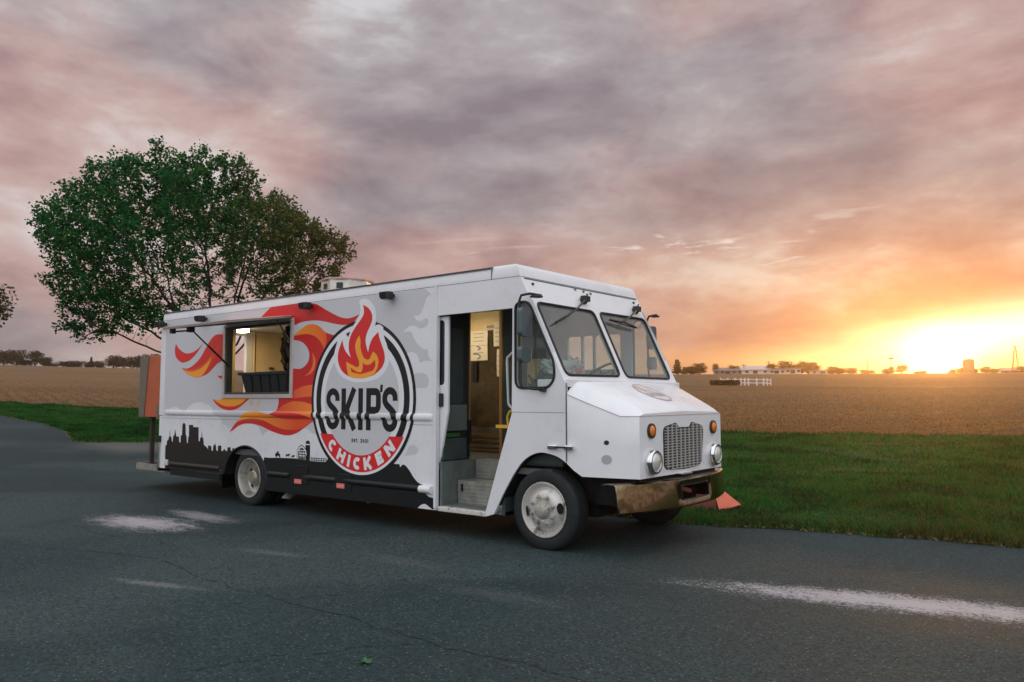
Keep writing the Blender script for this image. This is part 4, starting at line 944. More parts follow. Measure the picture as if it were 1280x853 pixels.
# grey smoke background with its scalloped white edges
sr = spline(T['smokeR']); sl = spline(T['smokeL'])
grey = [(.10, 2.765), (5.90, 2.765)] + sr[1:] + [(5.0, 1.9), (4.6, 1.2), (4.2, 1.10), (3.992, 1.052), (3.909, 1.074), (3.835, 1.117), (3.3, 1.25), (2.922, 1.061), (2.872, 1.042), (2.838, .999), (2.788, 1.058), (2.722, 1.128), (2.5, 1.2), (2.3, 1.2), (2.1, 1.13)] + [p for p in sl if p[0] < 2.02][::-1] + [(.10, 1.33)]
def simple(poly):
    out = []
    for p in poly:
        if not out or (Vector(p)-Vector(out[-1])).length > .004: out.append(p)
    return out
win_cut = [(1.80, 1.52), (3.50, 1.52), (3.50, 2.60), (1.80, 2.60)]
decal('smoke_graphic', simple(grey), 'grey', 1, raw=True, holes=[win_cut])
decal('smoke_graphic', T['smokeB'], 'grey', 1); decal('smoke_graphic', T['smokeB2'], 'grey', 1)
# black ground band with city skyline, farm line and splashed right end
band = [(.19, .44)] + [(x, z) for x, z, *_ in T['sky']][1:] + [(2.14, .80)]
arc = [p for p in ARCHR if p[0] < 2.16][::-1]
decal('skyline_graphic', simple([(.19, .421)] + [p[:2] for p in T['sky']][1:] + arc[:-1] + [(1.88, .43)]), 'sky', 2, raw=True)
bl = [p[:2] for p in spline(T['barnline'])]
bl = [p for p in ARCHR if p[0] > 2.84 and p[1] < .75][::-1] + [(x, z) for x, z in bl if x > 2.86 and z < .9 and x < 4.25] + [(4.3, .80), (5.35, .76)] + [p[:2] for p in spline(T['blackR'])][1:] + [(5.8, .2785), (2.96, .2702)]
decal('ground_band_graphic', simple(bl), 'black', 2, raw=True)
# flames
decal('flame_graphic', T['upper'], 'red', 3); decal('flame_graphic', T['main'], 'red', 3)
decal('flame_crest_graphic', T['crest'], 'crest', 4); decal('flame_crescent_graphic', T['crescent'], 'band', 4)
decal('flame_band_graphic', T['band'], 'band', 4); decal('flame_lens_graphic', T['lens'], 'lens', 4); decal('flame_wave_graphic', T['wave'], 'wave', 5)
decal('flame_graphic', T['boatr'], 'red', 3); decal('flame_tip_graphic', T['boato'], 'orange', 4)
decal('flame_graphic', T['sw1'], 'red', 3); decal('flame_graphic', T['sw2'], 'red', 3); decal('flame_swoosh_graphic', T['sw2o'], 'swoosh', 4); decal('flame_tip_graphic', T['sw2y'], 'orange', 5); decal('flame_graphic', T['drop'], 'red', 3)
def star(cx, cz, r, n=5): return [(cx+(r if i % 2 == 0 else r*.5)*math.cos(PI/2+PI*i/n), cz+(r if i % 2 == 0 else r*.5)*math.sin(PI/2+PI*i/n)) for i in range(2*n)]
decal('small_orange_mark', star(2.535, 1.455, .055, 6), 'pale', 3, raw=True); decal('small_orange_mark', star(2.715, 1.455, .05, 4), 'pale', 3, raw=True)
# farm: barn, silo, cattle, fence, tractor
barn = decal('barn_graphic', T['barn'], 'black', 3)
bp = lambda s, t=0: [(3.735+(x-3.735)*s, .735+(z-.735)*s+t) for x, z, *_ in T['barn']]
decal('barn_trim', bp(.93), 'white', 4, barn, raw=True); decal('barn_front', bp(.80), 'black', 5, barn, raw=True)
for z in (.765, .80, .835):
    decal('barn_board', [(3.66, z), (3.80, z), (3.80, z+.010), (3.66, z+.010)], 'white', 6, barn, raw=True)
for x in (3.66, 3.70, 3.75, 3.79): decal('barn_board', [(x, .735), (x+.009, .735), (x+.009, .83), (x, .83)], 'white', 7, barn, raw=True)
sg = decal('silo_graphic', T['silo'], 'black', 3); decal('silo_stripe', T['siloW'], 'white', 4, sg)
def cow(x, z, s):
    p = [(0, .012), (.01, .035), (.03, .04), (.075, .042), (.085, .05), (.10, .046), (.103, .036), (.088, .03), (.083, .018), (.083, 0), (.076, 0), (.073, .015), (.06, .016), (.035, .015), (.03, 0), (.023, 0), (.02, .018), (.006, .02), (.004, .005)]
    decal('cow_graphic', [(x+a*s, z+b*s) for a, b in p], 'black', 3, raw=True)
cow(3.365, .738, 1.0); cow(3.49, .735, .8)
tr_ = decal('tractor_graphic', ring_pts(.027, 20, (3.16, .757)), 'black', 3, raw=True); decal('tractor_body', [(3.17, .75), (3.245, .745), (3.245, .775), (3.215, .78), (3.212, .805), (3.175, .807), (3.17, .78)], 'black', 4, tr_, raw=True); decal('tractor_wheel', ring_pts(.016, 16, (3.235, .744)), 'black', 5, tr_, raw=True)
for x in np.linspace(3.93, 4.22, 7): decal('fence_graphic', [(x, .70), (x+.010, .70), (x+.010, .765), (x, .765)], 'black', 3, raw=True)
for z in (.728, .75): decal('fence_graphic', [(3.91, z-.006), (4.23, z), (4.23, z+.007), (3.91, z+.001)], 'black', 4, raw=True)
# ---- round logo
logo = decal('logo', ring_pts(.963), 'black', 6, raw=True)
annulus('logo_ring', .861, .917, 'white', 7, parent=logo); dsc = decal('logo_disc', ring_pts(.765), 'white', 7, raw=True, parent=logo)
decal('logo_disc', ring_pts(.685), 'grey', 8, raw=True, parent=logo)
zc = 1.069; a_out = math.acos((1.508-zc)/.884); a_in = math.acos((1.508-zc)/.682)
redb = [(4.87+.884*math.sin(a), 1.508-.884*math.cos(a)) for a in np.linspace(-a_out, a_out, 50)] + [(4.87+.682*math.sin(a), 1.508-.682*math.cos(a)) for a in np.linspace(a_in, -a_in, 40)]
decal('logo_banner', redb, 'logored', 9, raw=True, parent=logo)
decal('logo_flame_border', T['flameW'], 'white', 8.6, parent=logo); decal('logo_flame', T['flameR'], 'logored', 9.4, parent=logo); decal('logo_flame_core', T['flameO'], 'flameo', 10.2, parent=logo); decal('logo_flame_core', T['flameH'], 'logored', 11, parent=logo)
# ---- lettering drawn as broad strokes
def stroke(path, w, miter=True):
    P = [Vector(p) for p in path]; n = len(P); L = []; R = []
    for i, p in enumerate(P):
        d0 = (p-P[i-1]).normalized() if i else None; d1 = (P[i+1]-p).normalized() if i < n-1 else None
        if d0 is None: nn = Vector((-d1.y, d1.x)); k = 1
        elif d1 is None: nn = Vector((-d0.y, d0.x)); k = 1
        else:
            a = Vector((-d0.y, d0.x)); b = Vector((-d1.y, d1.x)); nn = (a+b).normalized(); k = 1/max(.5, nn.dot(a))
        L.append(p+nn*w/2*k); R.append(p-nn*w/2*k)
    return [tuple(q) for q in L+R], [(i, i+1, n+i+1, n+i) for i in range(n-1)]
def smooth_open(pts, seg=7):
    P = [Vector(p) for p in pts]; out = []
    for i in range(len(P)-1):
        p1, p2 = P[i], P[i+1]; p0 = P[i-1] if i else p1*2-p2; p3 = P[i+2] if i+2 < len(P) else p2*2-p1
        for k in range(seg):
            t = k/seg; out.append(tuple(.5*((2*p1)+(p2-p0)*t+(2*p0-5*p1+4*p2-p3)*t*t+(3*p1-p0-3*p2+p3)*t**3)))
    return out+[tuple(P[-1])]
def letter(ch, name, xf, w, m, layer, parent, aspect=1.0):
    """ch in a unit-high cell; xf maps cell (x, z) to the side plane; w is stroke width in cell units"""
    h = w/2; A = aspect
    arc = lambda cx, cz, rx, rz, a0, a1, n=14: [(cx+rx*math.cos(math.radians(a0+(a1-a0)*i/n)), cz+rz*math.sin(math.radians(a0+(a1-a0)*i/n))) for i in range(n+1)]
    rr = A/2-h; bz = lambda p0, p1, p2, p3, n=12: [tuple(p0[i]*(1-t)**3+3*p1[i]*t*(1-t)**2+3*p2[i]*t*t*(1-t)+p3[i]*t**3 for i in (0, 1)) for t in np.linspace(0, 1, n+1)]
    S = {'S': [[(A-h, .69)]+arc(A/2, 1-h-rr, rr, rr, 0, 180, 16)+bz((h, .72), (h, .55), (A-h, .50), (A-h, .31), 14)+arc(A/2, h+rr, rr, rr, 0, -180, 16)+[(h, .32)]],
         'K': [[(h, 0), (h, 1)], [(h*1.6, .36), (A-h*.9, 1)], [(h*2.2, .52), (A-h*.8, 0)]], 'I': [[(h, 0), (h, 1)]],
         'P': [[(h, 0), (h, 1)], [(h*1.9, 1-h), (A*.5, 1-h)]+arc(A-h-.22*A, 1-h-.22*A, .22*A, .22*A, 90, 0, 6)[1:]+arc(A-h-.22*A, .42+h+.16*A, .22*A, .22*A, 0, -90, 6)+[(h*1.9, .42+h-.06*A)]],
         "'": [[(h*1.0, .10), (h*1.35, 1)]],
         'C': [arc(A*.54, .5, A*.54-h, .5-h, 48, 312, 20)], 'H': [[(h, 0), (h, 1)], [(A-h, 0), (A-h, 1)], [(h*1.9, .5), (A-h*1.9, .5)]],
         'E': [[(h, 0), (h, 1)], [(h*1.9, 1-h), (A, 1-h)], [(h*1.9, .5), (A*.9, .5)], [(h*1.9, h), (A, h)]], 'N': [[(h, 0), (h, 1)], [(A-h, 0), (A-h, 1)], [(h*1.0, 1-h*.4), (A-h*1.0, h*.4)]],
         'T': [[(0, 1-h), (A, 1-h)], [(A/2, 0), (A/2, 1-h*1.9)]], '.': [[(0, h), (w, h)]], '2': [smooth_open([(h, .72), (h*1.3, .9), (A/2, 1-h), (A-h*1.2, .9), (A-h, .74), (A*.75, .5), (h*1.2, .22), (h, .06)], 4), [(h, h), (A, h)]],
         '0': [arc(A/2, .5, A/2-h, .5-h, 0, 360, 20)], '1': [[(A*.5, 0), (A*.5, 1)], [(A*.12, .78), (A*.42, .92)]]}[ch]
    bm = bmesh.new()
    for k, p in enumerate(S):
        v, f = stroke(p, w); q = drape([xf(*c) for c in v], f, name, None, layer+.22*k, None)
        bm.from_mesh(q.data); me = q.data; bpy.data.objects.remove(q); bpy.data.meshes.remove(me)
    me = bpy.data.meshes.new(name); bm.to_mesh(me); bm.free()
    return link(name, me, WM[m], parent)
def cell(x0, z0, h): return lambda a, b: (x0+a*h, z0+b*h)
Hh = .508; wS = .086/Hh
word = 'SKIP'
letter('S', 'lettering', cell(4.214, 1.127, .516), .083/.516, 'black', 9, logo, .262/.516)
letter('K', 'lettering', cell(4.512, 1.13, Hh), wS, 'black', 9, logo, .282/Hh)
letter('I', 'lettering', cell(4.832, 1.13, Hh), wS, 'black', 9, logo, wS)
letter('P', 'lettering', cell(4.977, 1.13, Hh), wS, 'black', 9, logo, .262/Hh)
letter("'", 'lettering', lambda a, b: (5.222+a*.09, 1.578+b*.098), .5, 'black', 9, logo)
letter('S', 'lettering', cell(5.266, 1.120, .527), .085/.527, 'black', 9, logo, .264/.527)
x = 4.715
for ch, wd in (('E', .030), ('S', .030), ('T', .030), ('.', .012), (' ', .016), ('2', .032), ('0', .033), ('2', .032), ('1', .022)):
    if ch != ' ': letter(ch, 'lettering', cell(x, .979, .043), .28, 'black', 9, logo, wd/.043)
    x += wd+.0095
for ch, ang, asp in (('C', -42.2, .88), ('H', -26.4, .98), ('I', -14.9, .31), ('C', -3.6, .90), ('K', 11.0, 1.0), ('E', 26.8, .80), ('N', 42.4, 1.02)):
    a = math.radians(ang); hh = .150; er = Vector((math.sin(a), -math.cos(a))); et = Vector((math.cos(a), math.sin(a)))
    o = Vector((4.87, 1.508))+er*(.783+hh/2)
    letter(ch, 'lettering', (lambda o, er, et, asp, hh: (lambda p, q: tuple(o+et*((p-asp/2)*hh)-er*(q*hh))))(o, er, et, asp, hh), .31, 'white', 10, logo, asp)

# ---- serving window, its hatch and what stands behind it
fr = mat('window_frame_alu', lin(206, 198, 192), .4, .2, var=.10, vscale=5)
mb = MB(); x0, z0, x1, z1 = SWIN; w = .055
mb.box((x0-w, -.022, z0-w), (x1+w, .05, z0)); mb.box((x0-w, -.022, z1), (x1+w, .05, z1+w*.6)); mb.box((x0-w, -.0215, z0), (x0, .0495, z1)); mb.box((x1, -.0215, z0), (x1+w, .0495, z1))
sw = build(mb, 'serving_window_frame', fr, truck, bevel=.004)
mb = MB(); i = .03
mb.box((x0, -.005, z0), (x1, .09, z0+i)); mb.box((x0, -.004, z0+i), (x0+i, .09, z1-i)); mb.box((x1-i, -.004, z0+i), (x1, .09, z1-i)); mb.box((x0, -.005, z1-i), (x1, .09, z1))
build(mb, 'inner_frame', mat('dark_gasket', lin(74, 70, 64), .6), sw)
# hatch swung out and up, hinged along the top of the opening
hz, tip = 2.585, (-.95, 2.45)
def hq(x, y, dz): t = y/tip[0]; return (x, y, hz+.03+(tip[1]-hz)*t+dz)
mb = MB(); mb.v += [hq(x, y, dz) for dz in (0, .016) for x, y in ((x0-.03, -.01), (x1+.03, -.01), (x1+.03, tip[0]), (x0-.03, tip[0]))]
mb.f += [(0, 3, 2, 1), (4, 5, 6, 7), (0, 1, 5, 4), (1, 2, 6, 5), (2, 3, 7, 6), (3, 0, 4, 7)]
hatch = build(mb, 'serving_hatch', mat('hatch_skin', lin(206, 168, 152), .35, .35, var=.1), truck, bevel=.006)
mb = MB()
for (xa, ya, xb, yb) in ((x0-.03, -.03, x1+.03, -.09), (x0-.03, tip[0]+.06, x1+.03, tip[0]), (x0-.03, -.09, x0+.04, tip[0]+.06), (x1-.04, -.09, x1+.03, tip[0]+.06)):
    P = [hq(xa, ya, -.018), hq(xb, ya, -.018), hq(xb, yb, -.018), hq(xa, yb, -.018), hq(xa, ya, .0), hq(xb, ya, .0), hq(xb, yb, .0), hq(xa, yb, .0)]; mb.add(P, [(0,3,2,1),(4,5,6,7),(0,1,5,4),(1,2,6,5),(2,3,7,6),(3,0,4,7)])
build(mb, 'hatch_rim', mat('hatch_under', lin(140, 142, 136), .5, .2), hatch)
for xs in (x0+.10, x1-.10):
    mb = MB(); a = Vector(hq(xs, -.62 if xs < 2.5 else -.16, -.03)); b = Vector((xs, .0, 1.98)) if xs < 2.5 else Vector((xs+.06, .04, 2.22)); mb.tube([a, a*.45+b*.55, b], [.011, .011, .008], 8); mb.tube([a*.55+b*.45, b], .015, 8); build(mb, 'gas_strut', blackp, hatch, 40)
mb = MB(); mb.tube([hq(x0+.06, tip[0]+.1, -.06), hq(x0+.06, -.58, -.06)], .012, 6); mb.box(tuple(Vector(hq(x0+.04, -.64, -.08))), tuple(Vector(hq(x0+.12, -.56, -.01)))); mb.box(tuple(Vector(hq(x0+.03, tip[0]+.07, -.08))), tuple(Vector(hq(x0+.09, tip[0]+.13, -.01)))); build(mb, 'latch_bar', blackp, hatch)
mb = MB(); mb.box((x0+.35, tip[0]+.05, hz+.13), (x0+.47, tip[0]+.12, hz+.175)); build(mb, 'hatch_latch', chrome, hatch)
# small floodlights under the cant rail
for fx, fz in ((.09, 2.715), (1.30, 2.725), (3.87, 2.725), (5.43, 2.728)):
    mb = MB(); mb.box((fx-.03, -.06, fz-.02), (fx+.03, .0, fz+.02)); build(mb, 'floodlight_bracket', blackp, truck, bevel=.006)
    mb = MB(); mb.add([(fx-.065, -.16, fz-.05), (fx+.065, -.16, fz-.05), (fx+.065, -.05, fz-.06), (fx-.065, -.05, fz-.06), (fx-.065, -.15, fz+.035), (fx+.065, -.15, fz+.035), (fx+.065, -.05, fz+.04), (fx-.065, -.05, fz+.04)], [(0,3,2,1),(4,5,6,7),(0,1,5,4),(1,2,6,5),(2,3,7,6),(3,0,4,7)])
    fl = build(mb, 'floodlight', blackp, truck, bevel=.014)
    mb = MB(); mb.add([(fx-.05, -.15, fz-.0535), (fx+.05, -.15, fz-.0535), (fx+.05, -.06, fz-.062), (fx-.05, -.06, fz-.062)], [(0, 1, 2, 3)]); build(mb, 'floodlight_lens', mat('lens_dull', lin(150, 150, 140), .2), fl)
    for k in range(4):
        mb = MB(); mb.box((fx-.058+k*.034, -.168, fz-.03), (fx-.046+k*.034, -.155, fz+.03)); build(mb, 'cooling_fin', blackp, fl)
# inside of the kitchen
mb = MB(); mb.box((.05, .05, .72), (6.16, WD-.05, .80)); mb.box((6.161, .78, .72), (7.7, WD-.05, .80)); mb.box((7.08, .05, .74), (7.7, .78, .80)); build(mb, 'floor', mat('floor_grey', lin(86, 88, 86), .6, var=.2), truck)
mb = MB(); mb.box((.05, .05, 2.70), (6.08, WD-.05, 2.76)); build(mb, 'ceiling', white_in, truck)
mb = MB(); mb.box((6.12, .05, 2.70), (7.36, WD-.05, 2.76)); build(mb, 'cab_ceiling', cabgrey, truck)
panel('rear_door', [(1.66, .82), (2.34, .82), (2.34, 2.69), (1.66, 2.69)], [], lambda a, b: (.055, a, b), lambda a, b: (.085, a, b), tan, truck)
mb = MB(); mb.box((.09, 1.78, 1.66), (.10, 2.24, 2.42)); mb.box((.09, 1.74, 1.62), (.097, 2.28, 2.46)); rd = build(mb, 'door_panel', tan, truck, bevel=.008)
mb = MB(); mb.box((.10, 1.92, 2.04), (.13, 2.0, 2.08)); build(mb, 'door_latch', blackp, rd)
for ya, yb, m_ in ((1.02, 1.10, 'olive_post'), (1.12, 1.22, 'olive_post'), (1.49, 1.56, 'post_grey'), (1.57, 1.60, 'post_tan')):
    mb = MB(); mb.box((.05, ya, .82), (.13, yb, 2.69)); build(mb, 'door_post', mat(m_, {'olive_post': lin(120, 104, 62), 'post_grey': lin(170, 166, 158), 'post_tan': lin(214, 184, 120)}[m_], .5), truck)
mb = MB(); mb.box((.12, .08, 1.47), (4.2, .62, 1.51)); mb.box((.12, .08, .82), (.18, .62, 1.47)); mb.box((4.1, .08, .82), (4.2, .62, 1.47)); build(mb, 'counter', stainless, truck)
# warm ceiling lamp that is on in the photo
lampm = emis('lamp_glow', (1, .82, .55, 1), 12)
for lx, ly in ((.62, 1.05), (3.1, 1.25), (5.35, 1.0)):
    mb = MB(); mb.box((lx-.10, ly-.06, 2.62), (lx+.10, ly+.06, 2.695)); build(mb, 'ceiling_lamp', lampm, truck, bevel=.01)
    L = bpy.data.lights.new('lamp_light', 'AREA'); L.energy = 11 if lx < 5 else 6; L.color = (1, .80, .52); L.size = .18
    lo = bpy.data.objects.new('lamp_light', L); COL.objects.link(lo); lo.location = (lx, ly, 2.61); lo.parent = truck
# black tote standing on the counter just inside the window
tote = empty('plastic_tote', (2.62, .34, 1.512)); tm = mat('tote_plastic', lin(34, 42, 44), .45, var=.2, vscale=6)
mb = MB(); a0, b0, a1, b1, hT = .46, .17, .56, .22, .37
mb.add([(-a0,-b0,0),(a0,-b0,0),(a0,b0,0),(-a0,b0,0),(-a1,-b1,hT),(a1,-b1,hT),(a1,b1,hT),(-a1,b1,hT),(-a1+.02,-b1+.02,hT),(a1-.02,-b1+.02,hT),(a1-.02,b1-.02,hT),(-a1+.02,b1-.02,hT),(-a0+.02,-b0+.02,.02),(a0-.02,-b0+.02,.02),(a0-.02,b0-.02,.02),(-a0+.02,b0-.02,.02)],
       [(0,3,2,1),(0,1,5,4),(1,2,6,5),(2,3,7,6),(3,0,4,7),(4,5,9,8),(5,6,10,9),(6,7,11,10),(7,4,8,11),(8,9,13,12),(9,10,14,13),(10,11,15,14),(11,8,12,15),(12,13,14,15)])
build(mb, 'bin_body', tm, tote, bevel=.008)
mb = MB(); mb.box((-a1-.03, -b1-.03, hT-.03), (a1+.03, -b1+.005, hT+.012)); mb.box((-a1-.03, b1-.005, hT-.03), (a1+.03, b1+.03, hT+.012)); mb.box((-a1-.03, -b1+.005, hT-.03), (-a1+.005, b1-.005, hT+.012)); mb.box((a1-.005, -b1+.005, hT-.03), (a1+.03, b1-.005, hT+.012)); build(mb, 'rim', tm, tote, bevel=.006)
mb = MB()
for k in (-.3, -.08, .14, .34): mb.add([(k-.012,-b0-.012,.02),(k+.012,-b0-.012,.02),(k+.012,-b1-.012,hT-.04),(k-.012,-b1-.012,hT-.04),(k-.012,-b0+.01,.02),(k+.012,-b0+.01,.02),(k+.012,-b1+.01,hT-.04),(k-.012,-b1+.01,hT-.04)], [(0,1,2,3),(0,4,5,1),(1,5,6,2),(2,6,7,3),(3,7,4,0)])
build(mb, 'rib', tm, tote); tag(tote, 'large black plastic tote standing inside the serving window', 'tote')
# crumpled foil bag hanging at the right of the window
g = np.random.default_rng(4); bm = bmesh.new(); bmesh.ops.create_icosphere(bm, subdivisions=4, radius=1)
for v in bm.verts:
    n = v.co.copy(); k = .75+.25*math.sin(n.x*7+n.z*5)*math.sin(n.z*9+n.y*6)+.12*math.sin(n.z*17+n.x*13); v.co = Vector((n.x*.14*k, n.y*.12*k, n.z*.36*(.9+.1*k)))
me = bpy.data.meshes.new('foil_bag'); bm.to_mesh(me); bm.free(); fb = link('foil_bag', me, mat('crumpled_black_foil', lin(70, 66, 52), .28, .6, var=.4, vscale=9), None, 40); fb.location = (2.42, .68, 2.26)
tag(fb, 'dark crumpled foil bag hanging behind the tote in the serving window', 'bag')
mb = MB(); mb.tube([(2.42, .68, 2.56), (2.42, .68, 2.70)], .006, 5); build(mb, 'hook', blackp, fb).matrix_parent_inverse = Matrix.Translation((-2.42, -.68, -2.26))

# ---- doorway: step well, bulkhead, fridge, sliding door
mb = MB(); mb.box((6.185, -.01, .275), (6.885, .06, .325)); build(mb, 'door_sill', mat('worn_white', lin(214, 208, 200), .5, dirt=(lin(70, 62, 56), 14, .8)), truck, bevel=.008)
mb = MB(); mb.box((6.19, .06, .30), (7.1, .62, .335)); build(mb, 'step_tread', stepgrey, truck)
mb = MB(); mb.box((6.165, .05, .30), (6.20, .78, .81)); build(mb, 'step_well_end', stepgrey, truck)
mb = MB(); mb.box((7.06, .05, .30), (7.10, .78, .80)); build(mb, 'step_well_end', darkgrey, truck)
def tread_plate(name, x0, x1, y, z0, z1, ytop):
    p = MB(); p.box((x0, y, z0), (x1, y+.03, z1)); p.box((x0, y, z1), (x1, ytop, z1+.012)); o = build(p, name, mat('tread_plate_metal', lin(158, 156, 148), .4, .25, var=.3, vscale=9), truck)
    q = MB(); k = 0
    for zi in np.arange(z0+.015, z1-.008, .021):
        k += 1
        for xi in np.arange(x0+.015+(.0125 if k % 2 else 0), x1-.015, .025):
            s = 1 if (int(round((xi-x0)/.0125)) % 2) else -1; a, b = .0075, .0025
            q.add([(xi-a, y-.0005, zi-a*s), (xi-b*s, y-.0005, zi+b), (xi+a, y-.0005, zi+a*s), (xi+b*s, y-.0005, zi-b), (xi, y-.005, zi)], [(0, 1, 4), (1, 2, 4), (2, 3, 4), (3, 0, 4)])
    b = build(q, 'raised_lozenges', MATS['tread_plate_metal'], o); b['kind'] = 'stuff'; return o
s1 = tread_plate('step_riser', 6.21, 7.055, .30, .335, .575, .60)
mb = MB(); mb.box((6.265, .285, .47), (6.29, .302, .55)); build(mb, 'riser_handle', blackp, s1)
tread_plate('step_riser', 6.21, 7.055, .60, .59, .79, .80)
mb = MB(); mb.box((6.08, .05, .80), (6.12, .575, 2.76)); bh = build(mb, 'bulkhead', mat('bulkhead_black', lin(34, 36, 36), .6), truck)
panel('bulkhead_pane', rrect(.12, 1.45, .47, 2.32, .05), [], lambda a, b: (6.128, a, b), lambda a, b: (6.121, a, b), darkgrey, bh)
mb = MB(); mb.box((6.121, .07, 1.14), (6.14, .53, 1.44)); build(mb, 'bulkhead_locker', cabgrey, bh, bevel=.008)
mb = MB(); mb.box((6.121, .07, .82), (6.20, .46, 1.06)); build(mb, 'bulkhead_locker', darkgrey, bh, bevel=.008)
mb = MB(); mb.box((6.121, .07, 1.075), (6.16, .38, 1.115)); build(mb, 'green_strip', mat('green_tape', lin(52, 100, 52), .5), bh)
mb = MB(); mb.tube([(6.15, .555, 1.2), (6.15, .555, 1.0), (6.15, .555, .84)], .012, 6); mb.box((6.13, .53, 1.0), (6.17, .57, 1.26)); build(mb, 'bulkhead_latch', blackp, bh)
mb = MB(); mb.box((6.08, 1.19, .80), (6.12, WD-.05, 2.76)); build(mb, 'bulkhead', cabgrey, truck)
mb = MB(); mb.box((6.10, .575, .80), (6.13, .595, 2.70)); mb.box((6.10, 1.16, .80), (6.14, 1.19, 2.70)); build(mb, 'bulkhead_trim', mat('brass_trim', lin(186, 150, 104), .35, .6), truck)
fr_ = empty('fridge', (5.55, 1.62, .80)); fr_.parent = None
mb = MB(); mb.box((-.55, .03, .0), (.55, .70, 1.88)); build(mb, 'cabinet', stainless, fr_, bevel=.01)
mb = MB(); mb.box((-.54, 0, .34), (.54, .03, 1.60)); fd_ = build(mb, 'door', mat('brushed_door', lin(124, 110, 88), .28, .9, var=.35, vscale=3, bump=.12, bscale=5), fr_, bevel=.006)
mb = MB(); mb.box((-.28, -.03, .93), (-.20, .0, 1.20)); build(mb, 'handle', blackp, fd_)
mb = MB(); mb.box((-.54, .0, 1.62), (.54, .03, 1.87)); build(mb, 'header', mat('header_cream', lin(226, 200, 150), .5), fr_)
for k in range(4): mb = MB(); mb.add([(-.53, .02, .06+k*.065), (.53, .02, .06+k*.065), (.53, -.015, .035+k*.065), (-.53, -.015, .035+k*.065), (-.53, .03, .045+k*.065), (.53, .03, .045+k*.065)], [(0, 1, 2, 3), (3, 2, 5, 4)]); build(mb, 'louvre', mat('louvre_metal', lin(150, 112, 74), .3, .8), fr_)
tag(fr_, 'stainless fridge with papers taped on its door, seen through the open side door', 'fridge')
paper = mat('paper', lin(236, 226, 204), .7, var=.04)
def sheet(x, z, w, h, y, label):
    mb = MB(); n = 8
    for j in range(n+1): mb.v += [(x-w/2, y-.004*math.sin(j/n*PI)-.002, z+h*j/n), (x+w/2, y-.006*math.sin(j/n*PI)-.002, z+h*j/n)]
    mb.f += [(2*j, 2*j+1, 2*j+3, 2*j+2) for j in range(n)]
    return tag(build(mb, 'paper_notice', paper), label, 'notice')
pn = sheet(5.36, 2.02, .33, .40, 1.615, 'large double paper notice with a blue swoosh on the fridge door')
mb = MB(); blue = mat('blue_ink', lin(84, 104, 150), .6)
for (cx, cz, rx, rz, a0, a1, w0) in ((5.29, 2.075, .11, .035, 100, -60, .012), (5.27, 2.185, .13, .028, 60, -50, .016)):
    n = 14; P = [(cx+rx*math.cos(math.radians(a0+(a1-a0)*k/n)), cz+rz*math.sin(math.radians(a0+(a1-a0)*k/n))) for k in range(n+1)]
    v, f = stroke(P, w0); mb.add([(x, 1.606, z) for x, z in v], f)
build(mb, 'blue_swoosh', blue, pn)
mb = MB()
for z in (2.38, 2.33, 2.28, 2.12): mb.add([(5.28, 1.6055, z), (5.46, 1.6055, z), (5.46, 1.6055, z+.006), (5.28, 1.6055, z+.006)], [(0, 1, 2, 3)])
mb.add([(5.2, 1.6052, 2.22), (5.52, 1.6052, 2.22), (5.52, 1.6052, 2.224), (5.2, 1.6052, 2.224)], [(0, 1, 2, 3)]); build(mb, 'printed_line', mat('grey_ink', lin(120, 112, 100), .7), pn)
for x, z, w, h, lb in ((5.72, 2.20, .18, .32, 'upper small paper notice at the right of the fridge door'), (5.75, 1.80, .13, .36, 'lower narrow paper notice at the right of the fridge door'), (5.58, 2.44, .2, .05, 'paper strip along the top of the fridge door')):
    q = sheet(x, z, w, h, 1.615, lb); mb = MB()
    for k in range(4): mb.add([(x-w*.35, 1.604, z+h*(.2+.18*k)), (x+w*.3, 1.604, z+h*(.2+.18*k)), (x+w*.3, 1.604, z+h*(.2+.18*k)+.005), (x-w*.35, 1.604, z+h*(.2+.18*k)+.005)], [(0, 1, 2, 3)])
    build(mb, 'printed_line', MATS['grey_ink'], q)
# sliding door pushed back, its leading edge showing in the doorway
sd = panel('sliding_door', [(6.02, 2.43), (6.285, 2.43), (6.28, 1.36), (6.175, .86), (6.02, .5)], [rpoly([(6.10, 2.39), (6.222, 2.39), (6.222, 1.66), (6.10, 1.66)], .05)], near(.052), near(.085), white, truck, bevel=.006)
panel('door_glass', rpoly([(6.095, 2.395), (6.225, 2.395), (6.225, 1.655), (6.095, 1.655)], .05), [], near(.063), near(.072), mat('dark_glass', lin(40, 52, 56), .08), sd)
panel('door_handle', rpoly([(6.15, 1.57), (6.215, 1.57), (6.215, 1.42), (6.15, 1.42)], .025), [], near(.03), near(.055), blackp, sd, bevel=.008)
mb = MB(); mb.tube([(7.15, .12, 1.99), (7.06, .14, 1.94), (7.055, .14, 1.9), (7.075, .14, 1.46), (7.085, .14, 1.44), (7.15, .12, 1.40)], .014, 8); build(mb, 'grab_rail', white_in, truck, 50)
yel = mat('safety_yellow', lin(226, 178, 46), .4)
mb = MB(); mb.tube([(6.98, .28, .98), (6.965, .28, 1.2), (6.95, .28, 1.31), (6.975, .28, 1.36), (7.02, .28, 1.385)], .016, 8); mb.box((6.80, .26, 1.19), (6.985, .30, 1.225)); build(mb, 'yellow_lever', yel, truck, 40)
